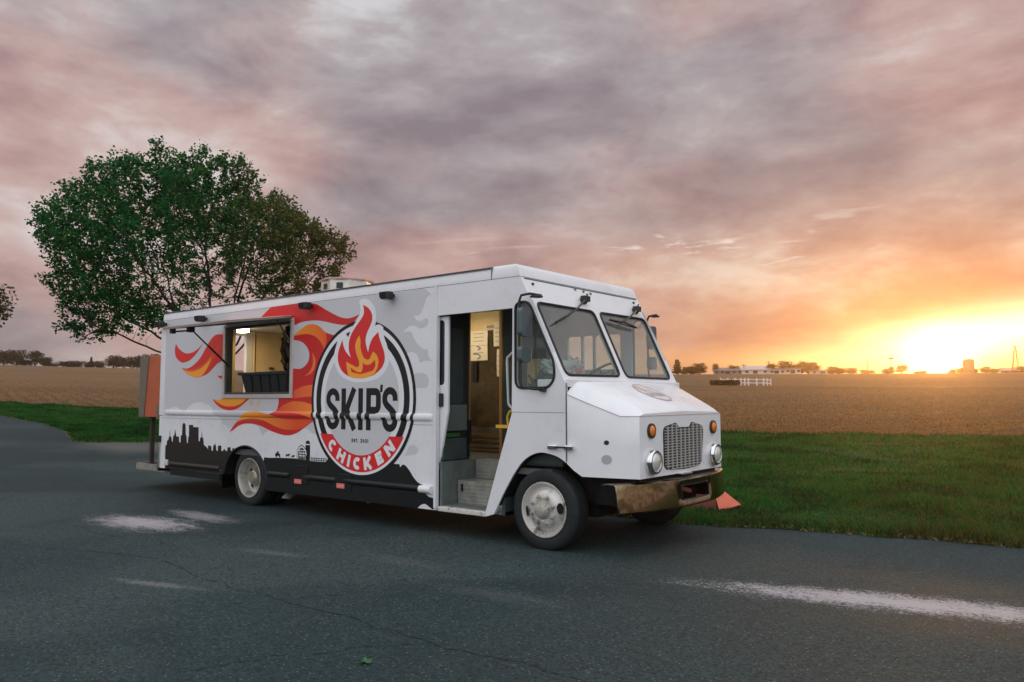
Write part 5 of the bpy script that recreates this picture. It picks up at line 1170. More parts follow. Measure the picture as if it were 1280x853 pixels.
# ---- seats, dash and wheel in the cab
seatm = mat('seat_vinyl', lin(40, 52, 52), .5, var=.2)
def seat(x, y):
    e = empty('seat', (x, y, .80)); e.parent = truck
    for nm, a, b, bv in (('cushion', (-.25, -.25, .38), (.25, .25, .50), .04), ('backrest', (-.30, -.24, .50), (-.18, .24, 1.12), .04), ('pedestal', (-.12, -.12, .0), (.12, .12, .38), .01)):
        mb = MB(); mb.box(a, b); build(mb, nm, seatm, e, bevel=bv)
seat(6.75, 1.72)
mb = MB(); mb.box((7.42, .10, 1.10), (7.80, WD-.06, 1.69)); mb.box((7.3, .10, .82), (7.8, .55, 1.10)); build(mb, 'dashboard', mat('dash_black', lin(52, 66, 64), .6, var=.2), truck, bevel=.03)
mb = MB(); c = Vector((7.25, 1.70, 1.80)); ax = Vector((-.55, 0, .83)).normalized(); u = Vector((0, 1, 0)); v_ = ax.cross(u)
mb.tube([c+u*.23*math.cos(t)+v_*.23*math.sin(t) for t in np.linspace(0, 2*PI, 36, endpoint=False)], .014, 8, close=True)
swh = build(mb, 'steering_wheel', blackp, truck, 50)
mb = MB()
for a in (90, 210, 330): mb.tube([c, c+u*.22*math.cos(math.radians(a))+v_*.22*math.sin(math.radians(a))], .012, 6)
mb.tube([c, c-ax*.5], .025, 8); build(mb, 'spoke', blackp, swh, 50)
def rag(name, loc, sx, sy, sz, m, label, cat, sd_):
    bm = bmesh.new(); bmesh.ops.create_icosphere(bm, subdivisions=4, radius=1)
    for v in bm.verts:
        n = v.co; k = 1+.22*math.sin(n.x*6+sd_)*math.sin(n.y*7+n.z*3)+.12*math.sin(n.z*13+n.x*11+sd_); v.co = Vector((n.x*sx*k, n.y*sy*k, max(n.z, -.5)*sz*k))
    me = bpy.data.meshes.new(name); bm.to_mesh(me); bm.free(); o = link(name, me, m, None, 60); o.location = loc; tag(o, label, cat); return o
rag('cloth_bundle', (7.46, .46, 1.82), .13, .24, .11, mat('pale_cloth', lin(188, 200, 196), .8, var=.2, vscale=9), 'pale crumpled cloth bundle on the dashboard behind the right windscreen pane', 'cloth', 1)
rag('carrier_bag', (7.50, .72, 1.80), .10, .17, .15, mat('printed_bag', lin(186, 196, 192), .6, col2=lin(170, 70, 66), vscale=16), 'crumpled white and red printed bag on the dashboard', 'bag', 3)
rag('folded_papers', (7.60, 1.05, 1.72), .13, .2, .05, mat('blueish_paper', lin(110, 128, 132), .7, var=.3, vscale=8), 'heap of folded papers lying on the dash by the steering wheel', 'papers', 5)
rag('dark_jacket', (7.40, .26, 1.60), .22, .14, .17, mat('dark_cloth', lin(26, 60, 54), .8, var=.4, vscale=8), 'dark green jacket heaped behind the side quarter window', 'jacket', 7)
mb = MB(); mb.box((7.31, .16, 1.62), (7.42, .3, 1.92)); tag(build(mb, 'cardboard_box', mat('cardboard', lin(176, 150, 96), .8, var=.15), None, bevel=.004), 'tan cardboard box behind the lower side mirror', 'box')
# far door bars are the gaps between its panes
glz = glass('window_glass', (.86, .91, .89, 1), .06); glf = glass('far_glass', (.93, .95, .94, 1), .03); wsg = glass('windscreen_glass', (.84, .90, .88, 1), .09, 1.3)
for k, h in enumerate(FD): panel('window_pane', h, [], near(WD-.022), near(WD-.016), glf, truck)
def gasket(name, ring, hole_f, w, parent, thick=.012):
    mb = MB(); mb.tube([hole_f(*p) for p in ring], w, 6, close=True); return build(mb, name, black, parent, 60)
q1 = panel('quarter_window', QW, [], near(.012), near(.018), glz, truck); gasket('gasket', QW, lambda a, b: (a, -.004, b), .014, q1)
q2 = panel('quarter_window', QW, [], near(WD-.018), near(WD-.012), glf, truck); gasket('gasket', QW, lambda a, b: (a, WD+.004, b), .018, q2)

# ---- front: windscreens, wipers, mirrors
NW = Vector((1, 0, .5)).normalized()
def ws(d): return lambda y, z: (pil(z)+NW.x*d, y, z+NW.z*d)
W1 = rpoly([(.085, 2.495), (1.155, 2.49), (1.115, 1.748), (.075, 1.738)], .075); W2 = rpoly([(1.275, 2.49), (2.315, 2.495), (2.27, 1.74), (1.235, 1.742)], .075)
panel('windscreen_frame', [(.005, 1.68), (WD-.005, 1.68), (WD-.005, 2.772), (.005, 2.772)], [W1, W2], ws(0), ws(-.04), white, truck)
for w in (W1, W2):
    o = panel('windscreen', w, [], ws(-.008), ws(-.014), wsg, truck); gasket('gasket', w, ws(.003), .014, o)
mb = MB(); mb.box((7.55, .015, 1.62), (7.925, WD-.015, 1.70)); build(mb, 'cowl', white, truck, bevel=.008)
mb = MB(); mb.add([ws(.0015)(a, b) for a, b in ((0, 2.765), (WD, 2.765), (WD, 2.7715), (0, 2.7715))], [(0, 1, 2, 3)]); build(mb, 'panel_seam', seamm, truck)
for y, z in ((.16, 2.70), (.97, 2.735), (1.13, 2.725), (1.27, 2.715), (2.24, 2.70)):
    mb = MB(); p = Vector(ws(.004)(y, z)); mb.lathe([(-.01, .014), (.012, .014), (.018, .006)], p, 'x', 10, (False, True)); build(mb, 'marker_bolt', blackp if y in (.16, 2.24) else seamm, truck)
for (y, z), (ye, ze), (b0, b1) in (((1.03, 2.60), (.66, 2.42), ((.58, 2.39), (.25, 2.28))), ((2.17, 2.585), (1.70, 2.39), ((1.40, 2.40), (1.96, 2.345)))):
    mb = MB(); p = Vector(ws(.03)(y, z)); mb.lathe([(-.03, .05), (.01, .05), (.02, .035)], p, 'x', 12, (False, True)); mb.box(tuple(p-Vector((.02, .06, .02))), tuple(p+Vector((.04, .06, .045))))
    wp = build(mb, 'wiper_motor', blackp, truck, bevel=.006)
    mb = MB(); mb.tube([ws(.06)(y+.06, z+.06), ws(.055)(y, z), ws(.05)(ye, ze), ws(.045)((b0[0]+b1[0])/2, (b0[1]+b1[1])/2)], [.012, .013, .009, .008], 6); build(mb, 'wiper_arm', blackp, wp)
    mb = MB(); a, b = Vector(ws(.03)(*b0)), Vector(ws(.03)(*b1)); mb.tube([a, a*.5+b*.5+Vector((.02, 0, .012)), b], .011, 6); mb.tube([a-Vector((.012, 0, .004)), b-Vector((.012, 0, .004))], .007, 6); build(mb, 'wiper_blade', black, wp)
def mirror(side):
    s = -1 if side == 0 else 1; yb = 0 if side == 0 else WD; e = empty('mirror', (0, 0, 0)); e.parent = truck
    y = yb+s*.115
    mb = MB(); mb.tube([(7.62, yb, 2.545), (7.55, yb+s*.10, 2.56), (7.45, y, 2.55), (7.425, y, 2.50), (7.43, y, 2.1), (7.44, y, 1.68), (7.47, y, 1.62), (7.60, yb+s*.08, 1.60), (7.64, yb, 1.60)], .013, 8); build(mb, 'mirror_tube', blackp, e, 60)
    mb = MB(); mb.box((7.545, yb+(s*.10 if s < 0 else .0), 2.52), (7.64, yb+(0 if s < 0 else s*.05), 2.542)); build(mb, 'mirror_bracket', blackp, e, bevel=.006)
    mb = MB(); mb.box((7.62, yb+(s*.05 if s < 0 else 0), 1.575), (7.68, yb+(0 if s < 0 else s*.05), 1.625)); build(mb, 'mirror_bracket', blackp, e, bevel=.006)
    for z0, z1, yo, nm in ((2.13, 2.42, .19, 'mirror_head'), (1.87, 2.03, .185, 'mirror_head')):
        pts = rrect(y-.08, z0, y+.08, z1, .045)
        h = panel(nm, pts, [], lambda a, b: (7.455, a, b), lambda a, b: (7.515, a, b), mat('mirror_shell', lin(92, 104, 108), .35, .3), e, bevel=.018)
        panel('mirror_glass', rrect(y-.068, z0+.015, y+.068, z1-.015, .035), [], lambda a, b: (7.452, a, b), lambda a, b: (7.456, a, b), chrome, h)
    for z in (2.28, 1.95): mb = MB(); mb.lathe([(-.02, .022), (.02, .022)], (7.43, y, z), 'z', 10, (True, True)); build(mb, 'mirror_clamp', chrome, e)
mirror(0); mirror(1)
# ---- hood, grille, lamps
xs = [7.915, 7.98, 8.06, 8.15, 8.28, 8.40, 8.48, 8.53, 8.56]
zs_ = np.interp(xs, [7.915, 8.40, 8.56], [1.55, 1.335, 1.335]); zt = np.interp(xs, [7.915, 8.40, 8.48, 8.53, 8.56], [1.672, 1.462, 1.420, 1.388, 1.355]); zb = np.interp(xs, [7.915, 7.98, 8.06, 8.56], [.878, .815, .757, .742])
tt = np.interp(xs, [7.915, 8.10, 8.30, 8.56], [.003, .06, .155, .285]); cyl = np.interp(xs, [7.915, 8.4, 8.56], [.17, .17, .10])
prof_ = []
for x, a, b, c_, t, cw in zip(xs, zs_, zt, zb, tt, cyl):
    d = b-a; h = [(t, c_), (t, (c_+a)/2), (t, a-.004), (t+.004, a+.004)] + [(t+.004+cw*math.sin(q), a+.004+d*(1-math.cos(q)) if 0 else a+.004+d*math.sin(q)**1.0*.0+d*(1-(1-q/(PI/2))**2.2)) for q in np.linspace(.25, PI/2, 6)] + [(1.2, b+.022)]
    prof_.append([(x, y, z) for y, z in h]+[(x, WD-y, z) for y, z in h[:-1][::-1]])
mb = MB(); m_ = len(prof_[0])
for s in prof_: mb.v += s
for i in range(len(prof_)-1):
    for j in range(m_-1): mb.f.append((i*m_+j, i*m_+j+1, (i+1)*m_+j+1, (i+1)*m_+j))
mb.f.append(tuple(range((len(prof_)-1)*m_, len(prof_)*m_))); mb.f.append(tuple(range(m_))[::-1])
hood = build(mb, 'hood', white, truck, 32)
XF = 8.56
mb = MB(); mb.tube([(7.918, -.0035, .90), (7.918, -.0035, 1.66)], .004, 5); build(mb, 'hood_seam', black, hood)
cr = [(x, t-.001, z+.001) for x, t, z in zip(xs, tt, zs_)][:7]
mb = MB(); mb.tube(cr, .0028, 5); mb.tube([cr[-1], (8.562, .285, 1.338), (8.562, 1.2, 1.338), (8.562, WD-.285, 1.338)], .0022, 5); build(mb, 'hood_seam', mat('rusty_seam', lin(176, 120, 112), .8), hood)
for (x, z, r, m_c) in ((8.28, 1.085, .022, blackp), (8.28, .925, .045, mat('filler_grey', lin(176, 168, 178), .5))):
    ti = lambda q: float(np.interp(q, xs, tt)); mb = MB(); n = 18
    for d in (.012, -.004): mb.v += [(x+r*math.cos(2*PI*i/n), ti(x+r*math.cos(2*PI*i/n))+d, z+r*math.sin(2*PI*i/n)) for i in range(n)]
    mb.f += [tuple(range(n, 2*n))]+[(i, (i+1) % n, (i+1) % n+n, i+n) for i in range(n)]; build(mb, 'hood_plug', m_c, hood)
# latch strap between cab and hood
mb = MB(); mb.box((7.70, -.03, 1.008), (7.82, .0, 1.056)); ltc = build(mb, 'hood_latch', chrome, truck, bevel=.012)
mb = MB(); mb.box((7.90, -.03, 1.008), (8.0, .012, 1.056)); build(mb, 'latch_catch', chrome, ltc, bevel=.012)
mb = MB(); mb.box((7.79, -.04, 1.024), (7.94, -.028, 1.042)); build(mb, 'latch_strap', blackp, ltc, bevel=.004)
# grille: bars behind a notched opening
GO = [(.762, .845), (.80, .805), (1.2, .785), (1.53, .80), (1.60, .838), (1.645, 1.17), (1.62, 1.215), (1.38, 1.258), (1.33, 1.205), (1.075, 1.207), (1.03, 1.258), (.785, 1.222), (.755, 1.19)]
FX = lambda d: (lambda a, b: (XF+d, a, b))
gr = panel('grille', rpoly(GO, .02, 2), [], FX(.004), FX(.001), mat('grille_dark', lin(44, 44, 46), .7), truck)
gm = mat('grille_bar', lin(188, 186, 182), .4, .2)
def span(z):
    xs_ = []
    for i in range(len(GO)):
        (y0, z0), (y1, z1) = GO[i], GO[(i+1) % len(GO)]
        if (z0 > z) != (z1 > z): xs_.append(y0+(y1-y0)*(z-z0)/(z1-z0))
    xs_.sort(); return list(zip(xs_[::2], xs_[1::2]))
for z in np.arange(.80, 1.25, .0275):
    for a, b in span(z):
        if b-a > .03: mb = MB(); mb.box((XF+.004, a+.004, z-.0038), (XF+.016, b-.004, z+.0038)); build(mb, 'grille_bar', gm, gr)
def vspan(y):
    zz = []
    for i in range(len(GO)):
        (y0, z0), (y1, z1) = GO[i], GO[(i+1) % len(GO)]
        if (y0 > y) != (y1 > y): zz.append(z0+(z1-z0)*(y-y0)/(y1-y0))
    zz.sort(); return list(zip(zz[::2], zz[1::2]))
for y in np.arange(.83, 1.62, .094):
    for a, b in vspan(y): mb = MB(); mb.box((XF+.004, y-.006, a+.004), (XF+.019, y+.006, b-.004)); build(mb, 'grille_upright', gm, gr)
gasket('grille_edge', rpoly(GO, .02, 2), FX(.004), .006, gr)
amber = mat('amber_lens', lin(236, 128, 30), .15, coat=.5); lensm = mat('headlight_lens', lin(226, 224, 216), .06, .35, coat=1.0)
for y in (.502, WD-.502):
    mb = MB(); mb.lathe([(0, .074), (.022, .072), (.026, .060), (.018, .056)], (XF, y, 1.193), 'x', 28); ind = build(mb, 'indicator', mat('indicator_bezel', lin(70, 62, 54), .3, .6), truck, 50)
    mb = MB(); mb.lathe([(.012, .057), (.026, .05), (.034, .03), (.036, .0)], (XF, y, 1.193), 'x', 24); build(mb, 'indicator_lens', amber, ind, 60)
    mb = MB(); mb.lathe([(.0, .122), (.05, .120), (.066, .110), (.066, .096), (.05, .092)], (XF, y, .893), 'x', 36); hl = build(mb, 'headlight', chrome, truck, 50)
    mb = MB(); mb.lathe([(.045, .094), (.062, .084), (.074, .055), (.080, .02), (.081, 0)], (XF, y, .893), 'x', 32); build(mb, 'headlight_lens', lensm, hl, 60)
    mb = MB(); mb.lathe([(.03, .09), (.0, .06), (-.02, .02), (-.02, 0)], (XF+.012, y, .893), 'x', 24); build(mb, 'reflector', chrome, hl, 60)
# faded round emblem on the hood
def hood_pt(x, y, d): b = float(np.interp(x, xs, zt)); return (x, y, b+.022*(1-abs(y-1.2)/.75)+d)
def hood_ring(name, r0, r1, m_c, d, c=(8.2, 1.2), n=40):
    mb = MB()
    for i in range(n):
        a = 2*PI*i/n
        for r in (r0, r1): mb.v.append(hood_pt(c[0]+r*math.cos(a), c[1]+r*math.sin(a)*1.05, d))
    mb.f += [(2*i, 2*i+1, (2*i+3) % (2*n), (2*i+2) % (2*n)) for i in range(n)]; return build(mb, name, m_c, hood, normals=False)
hood_ring('hood_emblem', .185, .21, mat('faded_plum', lin(186, 168, 172), .5), .006); hood_ring('hood_emblem', .0, .183, mat('faded_print', lin(220, 215, 212), .5, col2=lin(202, 186, 178), vscale=14), .005)
mb = MB(); mb.add([hood_pt(x, y, .009) for x, y in ((8.02, 1.14), (8.05, 1.08), (8.16, 1.10), (8.18, 1.2), (8.14, 1.3), (8.06, 1.27), (8.09, 1.2), (8.03, 1.2))], [tuple(range(8))]); build(mb, 'emblem_flame', mat('faded_red', lin(216, 196, 188), .5), hood)
mb = MB()
for k in range(6): mb.add([hood_pt(8.21+.0*k, 1.04+k*.055, .0095), hood_pt(8.30, 1.04+k*.055, .0095), hood_pt(8.30, 1.065+k*.055, .0095), hood_pt(8.21, 1.065+k*.055, .0095)], [(0, 1, 2, 3)])
build(mb, 'emblem_lettering', mat('faded_grey', lin(196, 192, 188), .5), hood)
mb = MB(); mb.lathe([(0, .035), (.012, .035)], (8.545, 1.2, .735), 'z', 14, (True, True)); mb.box((8.50, 1.08, .728), (8.60, 1.32, .745)); build(mb, 'hood_catch', chrome, truck, bevel=.006)
# ---- bumper with its tow opening
def bump_x(y): return 8.70-.235*abs((y-1.2)/1.19)**2.3
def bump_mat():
    m = bpy.data.materials.new('tarnish_reflection_chrome'); m.use_nodes = True; t = NT(m.node_tree); b = t.n['Principled BSDF']; co = t.node('ShaderNodeTexCoord').outputs['Object']
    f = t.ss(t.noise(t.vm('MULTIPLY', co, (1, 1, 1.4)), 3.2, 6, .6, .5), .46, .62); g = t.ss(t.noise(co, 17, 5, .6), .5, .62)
    c = t.mix(f, lin(136, 122, 96), lin(100, 88, 64)); c = t.mix(t.m('MULTIPLY', g, .35), c, lin(84, 70, 46)); t.put(b.inputs['Base Color'], c)  # brown tint and dark patches: tarnish plus gold reflections put into the colour
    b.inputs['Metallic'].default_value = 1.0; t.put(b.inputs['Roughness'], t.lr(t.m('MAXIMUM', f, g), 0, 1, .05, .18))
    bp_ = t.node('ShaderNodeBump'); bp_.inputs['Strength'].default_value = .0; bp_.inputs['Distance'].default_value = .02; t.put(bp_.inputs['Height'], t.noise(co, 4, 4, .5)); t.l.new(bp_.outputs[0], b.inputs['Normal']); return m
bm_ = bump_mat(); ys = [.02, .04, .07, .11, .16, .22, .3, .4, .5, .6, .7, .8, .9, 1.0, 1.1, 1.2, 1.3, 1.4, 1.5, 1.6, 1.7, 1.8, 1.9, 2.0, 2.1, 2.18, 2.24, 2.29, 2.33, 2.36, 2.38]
BZ0, BZ1 = .435, .70; hole = [(.90, .50), (.90, .64), (1.52, .64), (1.52, .50)]
ys = sorted(set(ys) | {.90, 1.52}); zr = [BZ0, BZ0+.012, .50, .57, .64, BZ1-.012, BZ1]; mb = MB()
bx_ = lambda y, z: bump_x(y)-.11*(z-BZ0)-(.012 if z in (BZ0, BZ1) else 0)
for y in ys: mb.v += [(bx_(y, z), y, z) for z in zr]
nz = len(zr)
for i in range(len(ys)-1):
    for j in range(nz-1):
        if .90 <= ys[i] < 1.52 and .50 <= zr[j] < .64: continue
        mb.f.append((i*nz+j, (i+1)*nz+j, (i+1)*nz+j+1, i*nz+j+1))
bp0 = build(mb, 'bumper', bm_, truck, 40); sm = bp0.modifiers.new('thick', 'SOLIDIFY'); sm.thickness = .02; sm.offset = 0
mb = MB()
for y in ys: x = bump_x(y); x -= .11*(BZ1-BZ0); mb.v += [(x-.002, y, BZ1), (x-.14, y, BZ1+.004), (x-.14, y, BZ1-.012)]
mb.f += [(3*i+j, 3*i+j+1, 3*i+4+j, 3*i+3+j) for i in range(len(ys)-1) for j in (0, 1)]; build(mb, 'bumper_top_lip', mat('bumper_top_steel', lin(150, 142, 126), .35, .8, var=.3), bp0, 40)
gasket('tow_opening_edge', [(.90, .50), (.90, .57), (.90, .64)]+[(y, .64) for y in np.linspace(1.0, 1.42, 5)]+[(1.52, .64), (1.52, .57), (1.52, .50)]+[(y, .50) for y in np.linspace(1.42, 1.0, 5)], lambda a, b: (bump_x(a)-.11*(b-BZ0)+.004, a, b), .008, bp0)
mb = MB(); mb.box((8.33, .86, .49), (8.40, 1.56, .66)); build(mb, 'tow_recess', under, truck)
mb = MB(); mb.tube([(8.52, 1.02, .62), (8.56, 1.32, .545)], .028, 4); build(mb, 'tow_hook', mat('tow_red', lin(150, 66, 46), .6), truck)
# chassis, splash panels
mb = MB(); mb.box((.15, .35, .50), (6.14, 2.05, .70)); mb.box((6.14, .84, .50), (7.11, 2.05, .70)); mb.box((7.11, .351, .50), (8.3, 2.051, .70)); mb.box((.1, .7, .38), (8.45, .82, .56)); mb.box((.1, 1.58, .38), (8.45, 1.70, .56)); mb.box((7.2, .42, .32), (8.0, 1.98, .48)); mb.box((2.3, .7, .30), (2.6, 1.7, .50)); mb.box((3.0, .12, .33), (6.1, 2.25, .42)); mb.box((7.06, .34, .48), (8.35, 2.06, .80))
mb.box((8.05, .32, .60), (8.50, 2.08, .735)); mb.box((7.08, .30, .72), (7.95, 2.1, .99)); mb.box((1.88, .30, .5), (2.97, 2.1, .86)); build(mb, 'chassis', under, truck)
for p_, q_ in (((8.06, .30, .47), (8.5, .36, .735)), ((8.2, .4, .44), (8.47, .5, .60)), ((8.2, 1.9, .44), (8.47, 2.0, .60))):
    mb = MB(); mb.box(p_, q_); build(mb, 'bumper_bracket', under, truck)
mb = MB(); mb.box((1.32, .30, .16), (1.35, .75, .46)); build(mb, 'mud_flap', black, truck)
mb = MB(); mb.box((.36, .0, .33), (1.78, .02, .42)); build(mb, 'lower_skirt', mat('skirt_black', lin(18, 23, 24), .4), truck)
for ax0, ax1, az0, az1 in ((3.57, 3.87, .40, .645), (4.47, 4.73, .375, .585)):
    ring = [(ax0, az0), (ax1, az0), (ax1, az1), (ax0, az1)]; o = panel('compartment_door', ring, [], near(-.012), near(.0), WM['black'], truck, bevel=.004)
for rx, rz in ((3.665, .437), (4.53, .437)):
    mb = MB(); mb.box((rx-.075, -.020, rz-.03), (rx+.075, -.0125, rz+.03)); rf_ = build(mb, 'side_reflector', mat('reflector_red', lin(226, 120, 110), .3), truck, bevel=.003)
    mb = MB()
    for k in range(4): mb.box((rx-.05+k*.03, -.0215, rz-.012), (rx-.035+k*.03, -.0201, rz+.012))
    build(mb, 'reflector_grid', mat('reflector_pale', lin(240, 170, 160), .3), rf_)
mb = MB(); mb.box((.20, -.03, .47), (.30, .0, .56)); build(mb, 'marker_lamp', mat('marker_clear', lin(214, 214, 214), .2), truck, bevel=.01)
mb = MB(); mb.tube([(5.0, .12, .30), (5.0, .02, .285)], .028, 12); build(mb, 'drain_pipe', alu, truck, 40)
mb = MB(); mb.add([(3.15, .2, .26), (3.35, .2, .26), (3.28, .12, .17), (3.12, .12, .17), (3.15, .22, .25), (3.35, .22, .25), (3.28, .14, .16), (3.12, .14, .16)], [(0,1,2,3),(4,7,6,5),(0,4,5,1),(1,5,6,2),(2,6,7,3),(3,7,4,0)]); build(mb, 'step_bracket', alu, truck)
# ---- wheels
def tyre_prof(w, R, r): return [(.03, r), (.012, r+.012), (.004, r+.03), (.0, r+.06), (.006, R-.035), (.022, R-.010), (.045, R-.002), (w/2, R), (w-.045, R-.002), (w-.022, R-.010), (w-.006, R-.035), (w, r+.06), (w-.012, r+.012), (w-.03, r)]
def wheel(x, y, kind, flip=False, name='wheel'):
    e = empty(name, (x, y, .405)); e.parent = truck
    if flip: e.rotation_euler.z = PI
    mb = MB(); mb.lathe(tyre_prof(.235, .405, .262), (0, 0, 0), 'y', 64); tz_ = build(mb, 'tyre', rubber, e, 40)
    mb = MB()
    for k, y0 in enumerate((.055, .095, .137, .177)): mb.lathe([(y0-.004, .4065), (y0-.003, .3985), (y0+.003, .3985), (y0+.004, .4065)], (0, 0, 0), 'y', 64)
    build(mb, 'tread_groove', black, tz_)
    mb = MB()
    if kind == 'front':
        P = [(.05, .255), (.012, .268), (.004, .276), (-.004, .272), (-.004, .262), (.012, .250), (.03, .238), (.042, .225), (.030, .205), (.012, .190), (-.004, .165), (-.012, .13), (-.014, .10), (-.008, .09)]
        mb.lathe(P, (0, 0, 0), 'y', 56); rim = build(mb, 'rim', rimw, e, 35)
        mb = MB(); mb.lathe([(.0, .10), (-.03, .085), (-.055, .072), (-.075, .062), (-.082, .045), (-.082, .0)], (0, 0, 0), 'y', 32); build(mb, 'hub', mat('worn_hub', lin(186, 180, 170), .4, .4, dirt=(lin(84, 70, 58), 14, .7)), rim, 35)
        nr, ny, hr = .135, -.013, .205
    else:
        P = [(.03, .255), (.010, .268), (.002, .276), (-.006, .272), (-.004, .262), (.012, .252), (.05, .245), (.052, .236), (.09, .228), (.12, .222), (.14, .20), (.15, .17), (.15, .13), (.13, .11)]
        mb.lathe(P, (0, 0, 0), 'y', 56); rim = build(mb, 'rim', mat('grimy_rim', lin(192, 188, 180), .45, .3, var=.2, dirt=(lin(92, 82, 66), 8, .7)), e, 35)
        mb = MB(); mb.lathe([(.14, .115), (.09, .105), (.06, .10), (.05, .08), (.03, .07), (.03, .0)], (0, 0, 0), 'y', 32); build(mb, 'hub', mat('brassy_hub', lin(172, 164, 148), .4, .6), rim, 35)
        nr, ny, hr = .135, .148, .185
    for k in range(8):
        a = 2*PI*(k+.4)/8; mb = MB(); mb.lathe([(ny+.006, .019), (ny-.02, .017), (ny-.03, .012), (ny-.032, 0)], (nr*math.cos(a), 0, nr*math.sin(a)), 'y', 6); build(mb, 'wheel_nut', alu, rim)
    for k in range(2 if kind == 'front' else 5):
        a = math.radians(8)+2*PI*k/(2 if kind == 'front' else 5); hy = .008 if kind == 'front' else .142
        mb = MB(); n = 14; th = np.linspace(0, 2*PI, n, endpoint=False); er = (math.cos(a), math.sin(a)); et = (-math.sin(a), math.cos(a))
        rx, ry = (.03, .055) if kind == 'front' else (.018, .034)
        sl_ = .55 if kind == 'front' else -.3
        mb.add([((hr+rx*math.cos(q))*er[0]+ry*math.sin(q)*et[0], hy-.006+sl_*rx*math.cos(q), (hr+rx*math.cos(q))*er[1]+ry*math.sin(q)*et[1]) for q in th], [tuple(range(n))]); build(mb, 'hand_hole', under, rim)
    return e
wheel(7.61, .03, 'front'); wheel(7.61, WD-.03, 'front', True)
wheel(2.45, .05, 'rear'); wheel(2.45, WD-.05, 'rear', True); wheel(2.45, .335, 'rear'); wheel(2.45, WD-.335, 'rear', True)
# ---- roof vent and rear cabinet
vc = (3.62, .78)
mb = MB()
for k in range(8):
    a0, a1 = 2*PI*k/8+.2, 2*PI*(k+1)/8+.2; r = .35
    P = [(vc[0]+r*math.cos(a), vc[1]+r*math.sin(a)) for a in (a0, a1)]; mb.add([(P[0][0], P[0][1], 2.93), (P[1][0], P[1][1], 2.93), (P[1][0], P[1][1], 3.15), (P[0][0], P[0][1], 3.15)], [(0, 1, 2, 3)])
vn = build(mb, 'roof_vent', mat('vent_metal', lin(206, 202, 190), .3, .5, var=.15), truck)
mb = MB(); mb.lathe([(3.145, .38), (3.16, .39), (3.172, .38), (3.20, .2), (3.205, 0)], (vc[0], vc[1], 0), 'z', 8); build(mb, 'vent_cap', mat('vent_cap_metal', lin(176, 140, 134), .4, .5), vn)
for k in (5, 6):
    a = 2*PI*(k+.5)/8+.2; c_ = Vector((vc[0]+.33*math.cos(a), vc[1]+.33*math.sin(a), 3.06)); u_ = Vector((-math.sin(a), math.cos(a), 0))*.045; n_ = Vector((math.cos(a), math.sin(a), 0))*.004
    mb = MB(); mb.add([tuple(c_+n_-u_-Vector((0, 0, .04))), tuple(c_+n_+u_-Vector((0, 0, .04))), tuple(c_+n_+u_+Vector((0, 0, .04))), tuple(c_+n_-u_+Vector((0, 0, .04)))], [(0, 1, 2, 3)]); build(mb, 'vent_slot', blackp, vn)
orange = mat('cabinet_painted_reflection', lin(190, 98, 62), .45, .1, var=.1, vscale=2); orange_side = mat('cabinet_grey', lin(122, 112, 100), .5, .2, var=.12)  # orange and grey painted in for the sunset reflected in the metal
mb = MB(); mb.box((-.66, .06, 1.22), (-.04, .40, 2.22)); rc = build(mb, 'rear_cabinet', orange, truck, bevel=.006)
mb = MB(); mb.prism([(-.83, 1.22), (-.66, 1.22), (-.55, 2.22), (-.83, 2.22)], lambda a, b: (a, .046, b), lambda a, b: (a, .0585, b)); mb.box((-.83, .0586, 1.22), (-.661, .40, 2.22)); build(mb, 'cabinet_grey_plate', orange_side, rc)  # slanted grey plate draws the edge of the painted reflection
mb = MB(); mb.box((-.18, .02, 1.19), (-.02, .07, 1.42)); build(mb, 'cabinet_bracket', orange_side, rc)
mb = MB(); mb.box((-.655, .16, .44), (-.60, .22, 1.22)); build(mb, 'cabinet_post', mat('post_brown', lin(58, 48, 44), .6), rc)
mb = MB(); mb.box((-.98, .12, .335), (-.05, 2.2, .345)); mb.box((-.98, .11, .345), (-.95, 2.2, .445)); mb.box((-.95, .11, .345), (-.30, .14, .445)); build(mb, 'rear_step', mat('step_galv', lin(170, 166, 158), .5, .4, var=.25, vscale=8), truck)
mb = MB(); mb.box((-.98, .14, .425), (.0, 2.2, .44)); mb.box((-.3, .3, .40), (.1, .4, .46)); build(mb, 'rear_step_deck', under, truck)

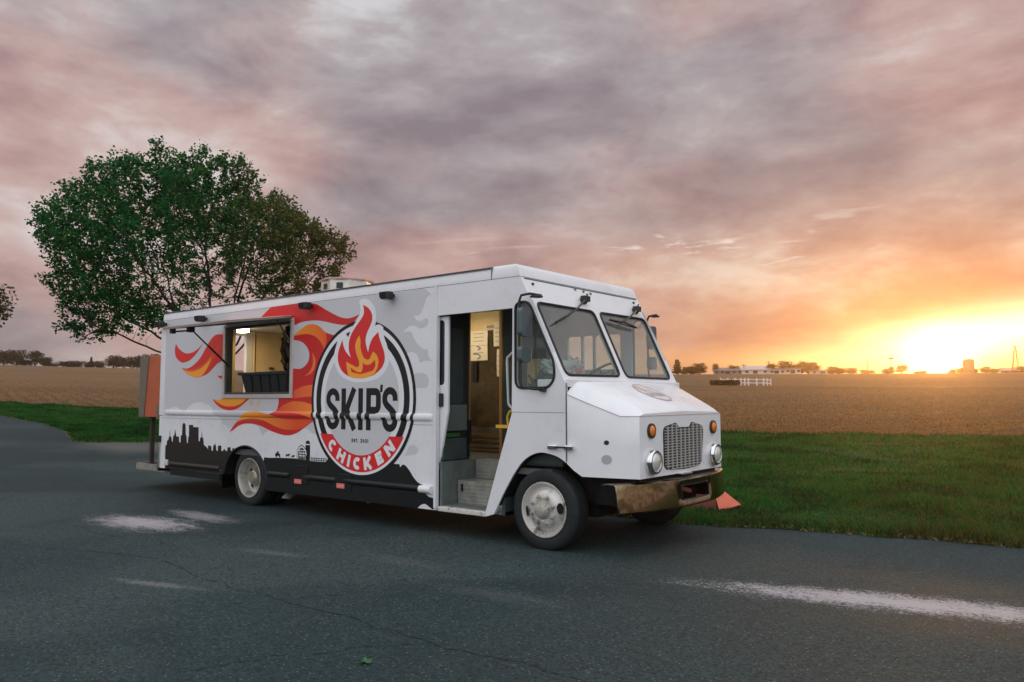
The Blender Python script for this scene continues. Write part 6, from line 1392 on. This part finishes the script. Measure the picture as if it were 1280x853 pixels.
# ------------------------------------------------------------------ things on the ground
def trough():
    a = Vector((6.05, 2.88, 0)); b = Vector((7.80, 3.64, 0)); d = (b-a).normalized(); n = Vector((-d.y, d.x, 0)); L = (b-a).length
    e = empty('metal_trough', a+Vector((0, 0, tz(a.x, a.y)))); e.rotation_euler.z = math.atan2(d.y, d.x)
    rm = mat('terracotta_metal_shaded', lin(92, 36, 24), .85, 0, var=.25, vscale=4)  # shade put into the wall colour, darker than the upward flap
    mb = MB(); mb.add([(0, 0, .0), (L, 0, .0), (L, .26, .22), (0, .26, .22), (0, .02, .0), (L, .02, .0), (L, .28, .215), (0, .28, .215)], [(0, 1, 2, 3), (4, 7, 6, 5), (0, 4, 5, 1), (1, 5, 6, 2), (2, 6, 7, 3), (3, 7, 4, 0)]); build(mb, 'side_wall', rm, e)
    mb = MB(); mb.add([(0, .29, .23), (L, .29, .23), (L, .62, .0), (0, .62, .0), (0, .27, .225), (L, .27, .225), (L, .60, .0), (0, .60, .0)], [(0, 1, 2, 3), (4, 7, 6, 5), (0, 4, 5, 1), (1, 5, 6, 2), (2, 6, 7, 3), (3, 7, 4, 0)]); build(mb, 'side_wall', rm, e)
    mb = MB(); mb.add([(L-.03, .26, .235), (L+.08, .36, .24), (L+.32, .18, .07), (L+.04, -.04, .0), (L-.03, .27, .225), (L+.08, .37, .23), (L+.32, .19, .06), (L+.04, -.03, -.01)], [(0, 1, 2, 3), (4, 7, 6, 5), (0, 4, 5, 1), (1, 5, 6, 2), (2, 6, 7, 3), (3, 7, 4, 0)]); build(mb, 'end_flap', mat('terracotta_metal_lit', lin(206, 98, 66), .5, var=.1), e)  # same metal made lighter: light on the upward face is painted in
    tag(e, 'low terracotta-red metal trough with a flared end lying on the grass under the bumper', 'trough')
trough()
def fallen_leaf():
    e = MB(); g = np.random.default_rng(3)
    for k in range(5):
        a = k*1.1+.3; l = .035+.012*(k % 2); c, s = math.cos(a), math.sin(a)
        e.add([(0, 0, .006), (c*l*.5-s*.016, s*l*.5+c*.016, .018), (c*l, s*l, .008+.012*(k % 3)), (c*l*.5+s*.016, s*l*.5-c*.016, .012)], [(0, 1, 2, 3)])
    o = build(e, 'fallen_leaf', mat('fresh_leaf', lin(40, 92, 40), .5, var=.3, vscale=30)); o.location = (8.80, -3.27, tz(8.8, -3.27)); tag(o, 'small green leaf sprig lying on the foreground asphalt', 'leaf')
    st = MB(); st.tube([(0, 0, .006), (-.03, -.03, .006), (-.07, -.04, .005)], .0025, 5); build(st, 'leaf_stem', MATS['fresh_leaf'], o)
fallen_leaf()

mb = MB(); mb.box((7.235, -.0022, 1.368), (7.90, .01, 1.3715)); build(mb, 'panel_seam', seamm, truck)
for i_, (x0_, x1_, z_) in enumerate(((.05, 6.1, 2.80), (6.2, 7.2, 2.80))):
    mb = MB()
    for x in np.arange(x0_, x1_, .105): mb.add([(x-.005, -.0015, z_), (x, -.0015, z_-.005), (x+.005, -.0015, z_), (x, -.0015, z_+.005), (x, -.004, z_)], [(0, 1, 4), (1, 2, 4), (2, 3, 4), (3, 0, 4)])
    o = build(mb, 'rivets', white, roof); o['kind'] = 'stuff'
mb = MB()
for z in np.arange(.36, 2.74, .10): mb.add([(6.137, -.0145, z), (6.142, -.0145, z-.005), (6.147, -.0145, z), (6.142, -.0145, z+.005), (6.142, -.017, z)], [(0, 1, 4), (1, 2, 4), (2, 3, 4), (3, 0, 4)])
o = build(mb, 'rivets', white, truck); o['kind'] = 'stuff'

# ------------------------------------------------------------------ evening haze over the fields
def haze():
    mb = MB(); mb.box((12.3-445, -6.3-445, -3.0), (12.3+445, -6.3+445, 24.0))
    m = bpy.data.materials.new('evening_haze'); m.use_nodes = True; t = NT(m.node_tree); t.n.clear()
    v = t.node('ShaderNodeVolumePrincipled'); v.inputs['Color'].default_value = (1.0, .78, .50, 1); v.inputs['Density'].default_value = .0007; v.inputs['Anisotropy'].default_value = .86
    t.l.new(v.outputs[0], t.node('ShaderNodeOutputMaterial').inputs['Volume'])
    tag(build(mb, 'haze', m), 'thin warm evening haze lying over the fields', 'haze', kind='stuff')
haze()
